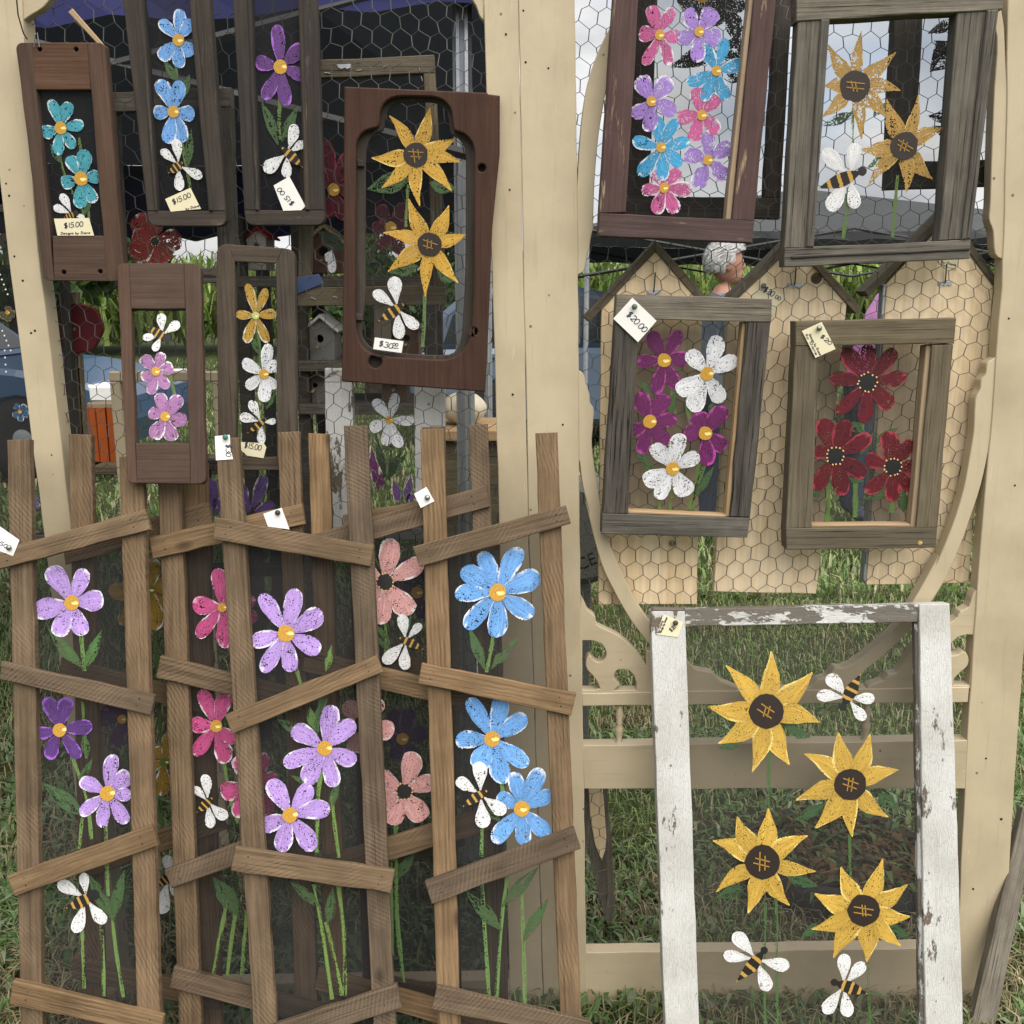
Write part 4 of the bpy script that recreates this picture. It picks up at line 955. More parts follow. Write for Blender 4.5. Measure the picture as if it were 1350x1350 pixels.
sheet('screen', [(895, 815), (1216, 810), (1228, 1400), (912, 1400)], p, M['screen2'], wi, -.020)
so = -.0195
stem(wi, p, so, [(1013, 985), (1014, 1060), (1016, 1120)], 5, (.07, .15, .05)); stem(wi, p, so, [(1009, 1190), (1007, 1290), (1010, 1395)], 5, (.07, .15, .05)); stem(wi, p, so, [(1023, 1170), (1024, 1290), (1025, 1395)], 5, (.07, .15, .05))
stem(wi, p, so, [(1120, 1100), (1121, 1140), (1123, 1180)], 5, (.07, .15, .05)); stem(wi, p, so, [(1143, 1250), (1146, 1320), (1147, 1395)], 4, (.07, .15, .05))
for a, b in (((640, 840), (530, 898)), ((770, 860), (835, 865)), ((830, 800), (900, 850)), ((500, 1090), (620, 1130)), ((350, 1130), (250, 1170)), ((640, 1260), (555, 1310)), ((860, 1270), (945, 1310)), ((350, 600), (265, 640)), ((500, 560), (590, 600))): leaf(wi, p, so, d7(a), d7(b), 16, (.045, .10, .04))
flower(wi, p, so, d7((432, 508)), d7((288, 343), (450, 294), (597, 368), (622, 545), (515, 698), (383, 723), (262, 622), (225, 490)), (.62, .39, .065), 23, 31, 'point', 'sun', 'sunpetal')
flower(wi, p, so, d7((732, 767)), d7((568, 658), (688, 582), (802, 588), (903, 716), (867, 883), (738, 954), (606, 923), (537, 823)), (.62, .39, .065), 21.5, 30, 'point', 'sun', 'sunpetal')
flower(wi, p, so, d7((418, 1045)), d7((243, 968), (328, 882), (440, 852), (580, 950), (608, 1077), (515, 1198), (368, 1225), (255, 1150)), (.62, .39, .065), 23, 31, 'point', 'sun', 'sunpetal')
flower(wi, p, so, d7((780, 1215)), d7((605, 1156), (698, 1060), (847, 1032), (935, 1123), (945, 1238), (912, 1343), (790, 1398), (672, 1384), (594, 1282)), (.62, .39, .065), 21.5, 30, 'point', 'sun', 'sunpetal')
bee(wi, p, so, d7((705, 492)), d7((768, 374)), d7((650, 378), (612, 452), (818, 462), (784, 538)), 16, 5)
bee(wi, p, so, d8((425, 683)), d8((326, 795)), d8((318, 620), (280, 697), (515, 740), (440, 828)), 17, 5)
bee(wi, p, so, d8((675, 797)), d8((793, 838)), d8((710, 695), (782, 726), (640, 908), (724, 920)), 16, 5)
price_tag('cream card with a dark pin at the corner of the white window frame', q3((842, 1010), (1020, 1085), (970, 1215), (780, 1190)), p, .0015, CREAMC,
          [('$20', q3((912, 1170)), q3((955, 1130)), 5, .8), ('Design by Diane', q3((820, 1180)), q3((880, 1040)), 3, .7), ('by Diane', q3((800, 1180)), q3((840, 1070)), 3, .7)], q3((945, 1085)), (.05, .05, .05))
# small pale batten beside the teal frame
slab('wooden_strip', [cA((345, 62)), cA((365, 42)), cA((538, 240)), cA((522, 252))], PY(1.812), .006, M['rawedge'])
tag(bpy.data.objects['wooden_strip'], 'small pale wooden strip caught in the netting above the teal flower frame', 'strip')
# ------------------------------------------------------------------ slat trellises with painted screens
TG = 'slat trellis screens leaning on the doors'
def trellis(label, p, ybot, sl, sr, crosses, scr=True, th=.016):
    """sl/sr: (x_left_top, x_right_top, y_top, x_left_at_1350, x_right_at_1350)"""
    t = thing('trellis_screen', label, 'trellis', p.pt((sl[0] + sr[1]) / 2, ybot), TG)
    f = lambda x0, x1, yt, y: x0 + (x1 - x0) * (y - yt) / (1350 - yt)
    for s in (sl, sr):
        a, b, yt, a2, b2 = s
        slab('stile', [(a, yt), (b, yt + random.uniform(-1.5, 1.5)), (f(b, b2, yt, ybot), ybot), (f(a, a2, yt, ybot), ybot)], p, th, M['slat'], t, jit=.0005, seg=.035)
    for c in crosses:
        cs_ = slab('cross_slat', c, p, .012, M['slat'], t, off=.0125, jit=.0006, seg=.03)
        for e, g in ((0, 1), (1, 0)):
            for v in (.32, .68):
                a = Vector(c[e]).lerp(Vector(c[3 - e]), v); b = Vector(c[g]).lerp(Vector(c[3 - g]), v); q = a.lerp(b, random.uniform(.07, .11))
                disc('nail', p, .0128, q, random.uniform(.7, 1.1), 'dark', cs_)
    a, b = sl, sr; ys = crosses[0][3][1]
    y0 = min(c[1] for c in crosses[0]) + 12; y1 = min(ybot - 8, max(c[1] for c in crosses[-1]))
    sheet('screen', [(f(a[0], a[3], a[2], y0) + 6, crosses[0][0][1] + 12), (f(b[1], b[4], b[2], y0) - 6, crosses[0][1][1] + 12), (f(b[1], b[4], b[2], y1) - 6, y1), (f(a[0], a[3], a[2], y1) + 6, y1)], p, M['screen'], t, -th - .001)
    return t
so = -.0165
# A
pA = tilt(580, 1.745, 1350, 1.500)
ta = trellis('brown slat trellis with pale purple and dark purple flowers above one low bee', pA, 1515, (9, 39, 580, 27, 56), (157, 188, 602, 181, 211),
 [[(-14, 728), (191, 671), (198, 698), (-12, 753)], [(1, 872), (204, 917), (198, 943), (0, 896)], [(9, 1156), (200, 1088), (208, 1115), (19, 1182)], [(17, 1293), (215, 1340), (213, 1366), (12, 1324)]])
leaf(ta, pA, so, d1((425, 895)), d1((245, 690)), 17, (.06, .13, .04)); leaf(ta, pA, so, d1((430, 900)), d1((520, 695)), 15, (.07, .16, .045)); stem(ta, pA, so, d1((410, 700), (420, 800), (430, 905)), 6, (.13, .24, .06))
stem(ta, pA, so, d1((420, 1060), (425, 1140), (440, 1350)), 5); leaf(ta, pA, so, d1((445, 1345)), d1((425, 1220)), 12); leaf(ta, pA, so, d3((425, 290)), d3((215, 122)), 22, (.06, .12, .05)); leaf(ta, pA, so, d3((400, 130)), d3((470, 0)), 12)
for q in (((370, 0), (440, 200), (465, 410)), ((425, 260), (412, 360), (402, 460)), ((540, 330), (540, 420), (550, 700)), ((418, 860), (422, 1000), (428, 1170)), ((512, 830), (525, 1000), (528, 1210)), ((565, 760), (590, 980), (628, 1215))): stem(ta, pA, so, d3(*q), 5.5, (.14, .24, .07))
leaf(ta, pA, so, d3((575, 820)), d3((450, 585)), 18); leaf(ta, pA, so, d3((575, 830)), d3((635, 560)), 18)
flower(ta, pA, so, d1((365, 558)), d1((250, 376), (432, 385), (527, 540), (428, 723), (288, 728), (172, 604)), LILAC, 10, 23)
flower(ta, pA, so, d1((303, 1205)), d1((232, 1040), (350, 1040), (470, 1183), (405, 1348), (250, 1355), (185, 1222)), (.10, .035, .20), 9, 20)
flower(ta, pA, so, d3((547, 177)), d3((578, -22), (655, 68), (668, 185), (645, 330), (518, 352), (408, 288), (405, 112)), LILAC, 10, 19)
bee(ta, pA, so, d3((478, 692)), d3((335, 762)), d3((425, 580), (293, 632), (535, 838), (380, 886)), 17, 7)
price_tag('white tag pinned where two slats meet on the pale purple flower trellis', [(-6, 690), (25.5, 712), (17, 733), (-12, 722)], pA, .0128, WHITEC, [('50', d1((-10, 258)), d1((38, 285)), 5)], d1((52, 278)))
# B
pB = tilt(565, 1.742, 1350, 1.497)
tb = trellis('brown slat trellis with three pale lilac flowers on long stems and no bee', pB, 1515, (284, 314, 578, 334, 364), (453, 484, 561, 492, 521),
 [[(285, 682), (493, 719), (488, 747), (280, 711)], [(296, 943), (496, 864), (505, 886), (306, 968)], [(310, 1117), (520, 1148), (515, 1178), (304, 1148)], [(330, 1362), (523, 1298), (529, 1329), (338, 1392)]])
stem(tb, pB, so, d2((340, 850), (360, 930), (380, 990)), 6); leaf(tb, pB, so, d2((500, 910)), d2((530, 770)), 9, (.11, .2, .05)); leaf(tb, pB, so, d2((440, 1200)), d2((418, 1085)), 12, (.09, .18, .05)); leaf(tb, pB, so, d2((400, 1230)), d2((250, 1150)), 15); stem(tb, pB, so, d2((490, 1040), (460, 1140), (440, 1230)), 12, (.05, .1, .04))
for q in (((480, 60), (460, 200), (455, 480)), ((530, 190), (545, 340), (567, 505)), ((440, 640), (485, 900), (532, 1225)), ((500, 830), (545, 1020), (582, 1205)), ((562, 640), (592, 900), (598, 1205))): stem(tb, pB, so, d4(*q), 6, (.15, .25, .06))
leaf(tb, pB, so, d4((465, 755)), d4((310, 620)), 16); leaf(tb, pB, so, d4((510, 850)), d4((535, 650)), 13); leaf(tb, pB, so, d4((520, 260)), d4((570, 110)), 11); leaf(tb, pB, so, d4((420, 130)), d4((320, 85)), 8)
flower(tb, pB, so, d2((297, 713)), d2((168, 515), (348, 485), (482, 605), (472, 805), (325, 910), (178, 912), (122, 762)), LILAC, 11, 23)
flower(tb, pB, so, d4((495, -52)), d4((532, -272), (645, -190), (655, 15), (545, 145), (398, 128), (285, 30), (328, -155)), LILAC, 10, 23)
flower(tb, pB, so + .0012, d4((318, 288)), d4((215, 108), (420, 130), (522, 252), (438, 468), (272, 475), (175, 355)), LILAC, 10, 23)
price_tag('white curled tag with a green pin on the post of the lilac flower trellis', cC((1092, 945), (1168, 938), (1172, 1010), (1185, 1062), (1098, 1068)), pB, .0015, WHITEC, [('$30', cC((1150, 985)), cC((1148, 1050)), 7)], cC((1150, 952)), (.05, .16, .12))
# C
pC = tilt(566, 1.740, 1350, 1.495)
tc_ = trellis('brown slat trellis with three light blue flowers and a bee', pC, 1515, (554, 585, 566, 577, 607), (706, 735, 571, 739, 767),
 [[(544, 721), (746, 666), (753, 690), (553, 747)], [(556, 874), (760, 914), (753, 944), (551, 901)], [(560, 1163), (757, 1091), (766, 1119), (569, 1192)], [(576, 1301), (778, 1347), (776, 1371), (569, 1331)]])
leaf(tc_, pC, so, d5((345, 900)), d5((262, 680)), 15); leaf(tc_, pC, so, d5((375, 895)), d5((525, 728)), 14); stem(tc_, pC, so, d5((392, 710), (375, 800), (352, 912)), 6, (.11, .2, .06))
for q in (((330, 330), (328, 420), (326, 500)), ((425, 100), (440, 200), (450, 260)), ((330, 630), (345, 900), (365, 1205)), ((460, 590), (430, 820), (403, 1215)), ((530, 680), (540, 900), (548, 1245))): stem(tc_, pC, so, d6(*q), 6, (.13, .23, .07))
leaf(tc_, pC, so, d6((430, 875)), d6((245, 672)), 19); leaf(tc_, pC, so, d6((430, 755)), d6((620, 548)), 17); leaf(tc_, pC, so, d6((540, 930)), d6((668, 708)), 17); leaf(tc_, pC, so, d6((420, 320)), d6((350, 230)), 14)
flower(tc_, pC, so, d5((410, 505)), d5((325, 298), (525, 278), (625, 415), (590, 625), (400, 735), (245, 688), (192, 515), (225, 388)), SKYB, 11.5, 25)
flower(tc_, pC, so, d6((382, -100)), d6((262, -308), (430, -318), (555, -218), (565, 35), (445, 128), (300, 55), (195, -88)), SKYB, 10.5, 24)
flower(tc_, pC, so + .0012, d6((533, 255)), d6((485, 68), (632, 50), (682, 172), (672, 390), (545, 440), (388, 428), (405, 190)), SKYB, 10.5, 22)
bee(tc_, pC, so + .0012, d6((358, 162)), d6((232, 245)), d6((315, 15), (200, 105), (450, 278), (338, 354)), 14, 1)
price_tag('white square tag pinned on the post of the light blue flower trellis', k7((445, 1020), (555, 958), (625, 1085), (505, 1145)), pC, .0015, WHITEC, [], k7((565, 1055)))
# D pink
pD = tilt(570, 1.770, 1350, 1.560)
td = trellis('brown slat trellis with hot pink flowers standing behind the lilac flower trellis', pD, 1470, (207, 237, 610, 236, 265), (366, 394, 570, 389, 419),
 [[(196, 708), (398, 664), (402, 691), (201, 737)], [(211, 865), (402, 911), (398, 938), (205, 894)], [(216, 1148), (408, 1077), (416, 1103), (226, 1171)], [(229, 1275), (432, 1328), (428, 1357), (223, 1302)]])
leaf(td, pD, so, d3((1210, 800)), d3((1080, 600)), 24, (.05, .10, .04))
for q in (((1140, 20), (1170, 200), (1210, 330)), ((1155, 720), (1120, 900), (1085, 1095)), ((1205, 750), (1180, 900), (1155, 1105)), ((1260, 780), (1245, 900), (1230, 1100))): stem(td, pD, so, d3(*q), 6, (.13, .21, .06))
flower(td, pD, so, d1((1130, 582)), d1((1105, 382), (980, 558), (1005, 735), (1148, 790), (1310, 640), (1300, 540), (1230, 420)), HOT, 6, 22)
flower(td, pD, so, d1((1100, 1185)), d1((1022, 1000), (1155, 1015), (970, 1170), (988, 1335), (1145, 1375), (1205, 1262)), HOT, 8, 20)
flower(td, pD, so, d3((1275, 140)), d3((1120, 170), (1200, 300), (1370, 290), (1410, 90), (1350, -30), (1200, -10)), HOT, 8, 22)
bee(td, pD, so, d3((1080, 198)), d3((1000, 275)), d3((1040, 80), (980, 145), (1155, 305), (1072, 354)), 13, 1)
price_tag('blank white tag pinned on a slat behind the lilac flower trellis', d2((182, 105), (275, 75), (315, 185), (205, 170)), pD, .0128, WHITEC, [], d2((258, 100)), (.04, .04, .04))
# E salmon
pE = tilt(565, 1.771, 1350, 1.561)
te = trellis('brown slat trellis with black-eyed salmon pink flowers between the lilac and blue ones', pE, 1470, (406, 433, 571, 430, 458), (618, 643, 560, 646, 672),
 [[(402, 707), (640, 640), (646, 668), (406, 735)], [(402, 857), (652, 916), (648, 943), (398, 885)], [(405, 1137), (655, 1061), (662, 1090), (412, 1165)], [(420, 1277), (668, 1345), (664, 1373), (414, 1305)]])
leaf(te, pE, so, d2((830, 810)), d2((745, 660)), 16); leaf(te, pE, so, d2((890, 740)), d2((935, 615)), 9); stem(te, pE, so, d2((800, 640), (805, 720), (800, 830)), 5)
for q in (((860, 320), (850, 420), (840, 520)), ((860, 500), (862, 800), (895, 1140)), ((830, 520), (832, 800), (835, 1000))): stem(te, pE, so, d4(*q), 7, (.11, .20, .06))
leaf(te, pE, so, d4((865, 610)), d4((955, 480)), 16)
flower(te, pE, so, d2((800, 450)), d2((832, 230), (995, 345), (940, 612), (772, 668), (685, 545), (690, 400)), SALM, 11, 26, centre='poppy')
flower(te, pE, so, d2((680, 1180)), d2((848, 1210), (785, 1050), (600, 1060), (560, 1200), (640, 1320)), SALM, 11, 22, centre='poppy')
flower(te, pE, so, d4((898, 168)), d4((945, -35), (1050, 108), (998, 314), (825, 335), (745, 232), (750, 85)), SALM, 10.5, 25, centre='poppy')
bee(te, pE, so, d2((872, 735)), d2((995, 795)), d2((885, 615), (985, 665), (793, 865), (902, 900)), 13, 1)
# F dark purple, G yellow
pF = tilt(565, 1.795, 1350, 1.625)
tf = trellis('narrow slat trellis with dim dark purple flowers behind the salmon flower trellis', pF, 1450, (456, 484, 575, 480, 508), (556, 586, 563, 582, 610),
 [[(452, 679), (594, 653), (598, 681), (454, 708)], [(458, 850), (606, 880), (604, 905), (456, 876)], [(470, 1130), (610, 1090), (614, 1115), (474, 1158)], [(478, 1282), (622, 1312), (620, 1338), (476, 1310)]])
flower(tf, pF, so, d2((965, 505)), d2((900, 330), (1010, 340), (1080, 480), (1000, 640), (890, 600), (850, 440)), (.045, .012, .075), 8, 22)
flower(tf, pF, so, d2((890, 1250)), d2((840, 1100), (930, 1095), (1015, 1215), (960, 1370), (850, 1360), (800, 1240)), (.045, .012, .075), 8, 22)
pG = tilt(570, 1.797, 1350, 1.627)
tg = trellis('slat trellis with mustard yellow flowers behind the pale purple flower trellis', pG, 1450, (90, 120, 572, 108, 137), (240, 272, 610, 263, 292),
 [[(82, 716), (274, 662), (280, 690), (86, 745)], [(80, 868), (282, 918), (278, 944), (78, 895)], [(96, 1134), (290, 1068), (298, 1094), (102, 1162)], [(96, 1262), (291, 1306), (288, 1332), (94, 1290)]])
stem(tg, pG, so, d1((770, 520), (800, 900), (820, 1300)), 6, (.06, .1, .03)); stem(tg, pG, so, d3((830, 20), (815, 200), (820, 330)), 7, (.06, .12, .03))
flower(tg, pG, so, d1((765, 492)), d1((550, 500), (780, 330), (880, 470), (850, 610), (790, 698), (610, 670)), (.30, .18, .025), 6, 20, gold=(.08, .14, .03))
flower(tg, pG, so, d3((835, 20)), d3((790, -60), (860, -130), (930, 20), (820, 190), (720, 60)), (.30, .18, .025), 6, 18, gold=(.08, .14, .03))
flower(tg, pG, so, d1((620, 1150)), d1((490, 1130), (560, 1050), (660, 1060), (640, 1220), (580, 1290)), (.06, .02, .09), 6, 20)
bee(tg, pG, so, d3((880, 590)), d3((800, 650)), d3((850, 490), (920, 520), (815, 790), (900, 700)), 14, 1)
# tag on the grey frame between trellis posts
price_tag('cream fifteen dollar card below the yellow and white flower frame', k8((782, 18), (995, 30), (1020, 65), (995, 162), (850, 140), (785, 80)), PY(1.79), .0006, CREAMC, [('$15.00', k8((820, 65)), k8((975, 95)), 7)])
# ------------------------------------------------------------------ pine house-shaped plaques behind the netting
PG = 'pine house-shaped plaques behind the netting'
p = PY(1.862)
def plaque(label, body, apex_o, lend, rend, tk, tag_=None):
    t = thing('house_plaque', label, 'plaque', p.pt((body[-1][0] + body[-2][0]) / 2, body[-1][1]), PG)
    n = 3; bl, br = body[-1], body[-2]
    # one wide board: outline with the gable
    slab('board', body, p, .018, M['pine'], t, axis='v')
    a = Vector(apex_o)
    for e in (lend, rend):
        e = Vector(e); d = (e - a).normalized(); nn = Vector((-d.y, d.x))
        if nn.y < 0: nn = -nn
        slab('roof_strip', [tuple(a), tuple(e), tuple(e + nn * tk), tuple(a + Vector((0, tk / max(.3, abs(nn.y)))))], p, .05, M['barnb'], t, off=.004, jit=.0005)
    return t
P1 = plaque('pine house plaque behind the purple and white daisy frame', [(793, 404), (864, 331), (926, 392), (919, 797), (789, 797)], (864.5, 317), (770, 418), (930, 391), 10)
P2 = plaque('pine house plaque with a knot, between two other gabled plaques', [(961, 402), (1047, 322), (1117, 396), (1076, 783), (941, 780)], (1047, 307), (958, 394), (1136, 407), 10)
P3 = plaque('pine house plaque behind the red flower frame', [(1169, 374), (1247, 291), (1311, 366), (1277, 769), (1142, 771)], (1248, 276), (1139, 384), (1318, 371), 10)
slab('edge_strip', [(1164.5, 376), (1168.6, 374), (1141.6, 771), (1138, 764)], p, .02, M['alu'], P3, off=.001, jit=0)
disc('knot', p, .0006, (1076, 367), 7.5, 'barnb', P2); disc('knot_heart', p, .0011, (1075, 367), 4, 'dkbrown', P2)
for par, q in ((P1, (862, 385)), (P2, q5((75, 320))), (P3, q5((912, 310)))):
    o = slab('sawtooth_hanger', [(q[0] - 9, q[1] - 2.5), (q[0] + 9, q[1] - 2.5), (q[0] + 9, q[1] + 2), (q[0] + 6, q[1] + 3.5), (q[0] + 3, q[1] + 2), (q[0], q[1] + 3.5), (q[0] - 3, q[1] + 2), (q[0] - 6, q[1] + 3.5), (q[0] - 9, q[1] + 2)], p, .0015, M['alu'], par, off=.0018, jit=0, cham=0)
    V, F = tube([p.pt(q[0], q[1], .004), p.pt(q[0] + 1, q[1] - 12, .006), p.pt(q[0] + 2, q[1] - 26, .006)], .0011, 5); raw('hanging_wire', V, F, M['dark'], par)
V, F = lathe([(.004, 0), (.0055, .002), (.0055, .004), (.003, .006)], 12)
c = p.pt(886, 716, .0005); raw('hinge_screw', V, F, M['pin'], P1, Matrix(((1, 0, 0, c.x), (0, 0, -1, c.y), (0, 1, 0, c.z), (0, 0, 0, 1))))
price_tag('cream thirty dollar card pinned on the pine plaque with a knot', q4((1022, 582), (1318, 772), (1172, 982), (930, 770)), p, .0012, CREAMC, [('$30', q4((1060, 705)), q4((1170, 775)), 7.5), ('00', q4((1190, 785)), q4((1250, 815)), 5)], q4((1062, 648)), (.12, .12, .10))
price_tag('small cream card half hidden under the sunflower barnwood frame', q5((870, 175), (1000, 165), (975, 235), (880, 200)), p, .0012, CREAMC, [('by Diane', q5((890, 195)), q5((975, 215)), 3, .7)])

# ------------------------------------------------------------------ framed screens hung on the far side of the netting
BG = 'framed screens hung on the back of the doors'
def back_frame(label, quad, ws, Y, mat, th=.022, scr='screen3'):
    """quad TL TR BR BL outer pixels; ws widths left,right,top,bottom in pixels"""
    p = PY(Y); t = thing('framed_screen', label, 'framed screen', p.pt((quad[2][0] + quad[3][0]) / 2, quad[3][1]), BG)
    A, B_, C_, D_ = [Vector(q) for q in quad]; wl, wr, wt, wb = ws
    tl, tr = A.lerp(D_, wt / (D_ - A).length), B_.lerp(C_, wt / (C_ - B_).length); bl, br = D_.lerp(A, wb / (D_ - A).length), C_.lerp(B_, wb / (C_ - B_).length)
    slab('rail', [A, B_, tr, tl], p, th, M[mat], t, axis='h'); slab('rail', [bl, br, C_, D_], p, th, M[mat], t, axis='h')
    i = lambda a, b, w_: a.lerp(b, w_ / (b - a).length)
    if wl: slab('stile', [tl, i(tl, tr, wl), i(bl, br, wl), bl], p, th, M[mat], t, off=-.0006, axis='v')
    if wr: slab('stile', [i(tr, tl, wr), tr, br, i(br, bl, wr)], p, th, M[mat], t, off=-.0006, axis='v')
    sheet('screen', [A + Vector((6, 6)), B_ + Vector((-6, 6)), C_ + Vector((-6, -6)), D_ + Vector((6, -6))], p, M[scr], t, -.004)
    return t, p
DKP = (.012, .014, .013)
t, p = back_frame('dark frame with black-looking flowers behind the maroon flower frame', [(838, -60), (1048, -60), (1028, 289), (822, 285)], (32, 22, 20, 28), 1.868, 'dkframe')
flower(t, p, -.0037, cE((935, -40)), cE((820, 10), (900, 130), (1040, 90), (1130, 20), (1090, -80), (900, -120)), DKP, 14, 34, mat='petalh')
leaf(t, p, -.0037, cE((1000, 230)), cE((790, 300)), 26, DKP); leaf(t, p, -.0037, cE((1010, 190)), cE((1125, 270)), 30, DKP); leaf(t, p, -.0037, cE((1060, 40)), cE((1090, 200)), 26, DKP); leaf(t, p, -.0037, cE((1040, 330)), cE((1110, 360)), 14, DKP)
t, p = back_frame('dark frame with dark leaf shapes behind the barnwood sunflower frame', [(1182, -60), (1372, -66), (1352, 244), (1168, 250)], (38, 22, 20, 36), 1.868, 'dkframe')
for a, b, w_ in (((1060, 90), (920, 150), 16), ((1060, 190), (930, 320), 34), ((1050, 250), (950, 180), 22), ((1040, 120), (1060, 330), 26), ((1045, 520), (920, 515), 16), ((1030, 440), (985, 445), 11), ((1030, 610), (940, 560), 12)): leaf(t, p, -.0037, cF(a), cF(b), w_, DKP)
t, p = back_frame('weathered grey frame with dark red flowers behind the arched sunflower frame', [(398, 80), (572, 72), (588, 402), (392, 404)], (16, 15, 24, 25), 1.872, 'barnb')
flower(t, p, -.0037, (440, 250), [(430, 185), (462, 200), (468, 250), (455, 290), (425, 285), (415, 230)], (.10, .008, .02), 8, 22, mat='petal')
flower(t, p, -.0037, (515, 300), [(500, 270), (535, 268), (548, 300), (530, 335), (500, 330), (490, 300)], (.08, .008, .02), 8, 20, mat='petal')
leaf(t, p, -.0037, (455, 330), (418, 305), 22, (.02, .05, .03)); leaf(t, p, -.0037, (430, 345), (438, 330), 12, WHITEP)
stroke('petal', p, -.0030, (437, 330), (438, 360), 12, 'round', 'wing', t, WHITEP)
for (x, y, a_) in ((428, 96, .1), (470, 93, -.1), (505, 89, -.5), (552, 87, 1.4), (410, 392, .5), (438, 391, .2), (555, 100, 1.3)):
    V, F = tube([p.pt(x, y, .0012), p.pt(x + 7 * math.cos(a_), y + 7 * math.sin(a_), .0012)], .0008, 4); raw('staple', V, F, M['alu'], t)
slab('sawtooth_hanger', [(444, 85), (462, 84), (462, 89), (458, 91), (454, 89), (450, 91), (446, 89)], p, .0015, M['alu'], t, off=.0018, jit=0, cham=0)
slab('blue_patch', [(391, 366), (420, 361), (427, 374), (392, 388)], p, .004, M['obj'], t, off=.0045).color = (.06, .09, .20, 1)
t, p = back_frame('weathered frame with a red poppy behind the light blue flower screen', [(138, 122), (304, 115), (312, 372), (150, 378)], (14, 24, 26, 20), 1.870, 'barn')
flower(t, p, -.0037, (204, 318), [(178, 284), (200, 280), (240, 318), (222, 345), (198, 350), (172, 338), (174, 318)], (.22, .025, .02), 6, 26, centre='poppy', mat='petalh')
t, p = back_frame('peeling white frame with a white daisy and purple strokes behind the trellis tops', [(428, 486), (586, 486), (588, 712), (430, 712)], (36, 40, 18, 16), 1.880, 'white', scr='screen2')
flower(t, p, -.0032, k7((225, 360)), k7((85, 182), (285, 125), (445, 370), (322, 608), (188, 592), (55, 452)), WHITEP, 5, 14)
stem(t, p, -.0032, k7((250, 360), (235, 600), (220, 900)), 6, (.03, .05, .03))
for a, b, col in (((130, 1000), (60, 600), (.14, .02, .13)), ((150, 960), (180, 820), (.14, .02, .13)), ((310, 1100), (260, 890), (.17, .08, .30)), ((370, 1090), (420, 840), (.17, .08, .30)), ((380, 1090), (460, 1020), (.17, .08, .30))): stroke('petal', p, -.0026, k7(a), k7(b), 12, 'leaf', 'petal', t, col)
for a, b in (((200, 900), (100, 480)), ((230, 850), (330, 640)), ((210, 880), (380, 650))): leaf(t, p, -.0032, k7(a), k7(b), 9, (.025, .05, .025))
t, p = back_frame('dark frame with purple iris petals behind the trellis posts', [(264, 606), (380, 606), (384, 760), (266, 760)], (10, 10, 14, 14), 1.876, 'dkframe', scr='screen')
for a, b in (((860, 620), (800, 400)), ((900, 600), (1010, 310)), ((920, 640), (1100, 580)), ((540, 640), (520, 340)), ((560, 660), (590, 520)), ((870, 640), (820, 560))): stroke('petal', p, -.0030, k8(a), k8(b), 17, 'round', 'petalh', t, (.16, .09, .30))
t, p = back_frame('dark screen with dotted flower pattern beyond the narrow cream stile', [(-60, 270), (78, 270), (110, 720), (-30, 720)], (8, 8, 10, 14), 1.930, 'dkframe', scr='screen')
flower(t, p, -.003, (26, 543), [(20, 532), (34, 534), (38, 546), (28, 556), (18, 550)], (.05, .12, .24), 2.5, 9)
flower(t, p, -.003, (44, 664), [(40, 652), (50, 656), (52, 668), (44, 676)], (.16, .12, .30), 2.5, 8)
flower(t, p, -.003, (10, 412), [(12, 404), (20, 414), (10, 424), (0, 418)], (.10, .09, .05), 3, 10)
V = []; F = []
for (x0, y0, x1, y1, n) in ((66, 371, 71, 402, 6), (0, 362, 10, 388, 5), (3, 436, 14, 462, 5), (6, 462, 8, 490, 4)):
    for k in range(n):
        x = x0 + (x1 - x0) * k / (n - 1); y = y0 + (y1 - y0) * k / (n - 1); b = len(V)
        for j in range(6): V.append(p.pt(x + 1.3 * math.cos(j * 1.047), y + 1.3 * math.sin(j * 1.047), -.0025))
        F.append(tuple(range(b, b + 6)))
o = raw('dots', V, F, M['paper'], t); o.color = (.8, .82, .85, 1)

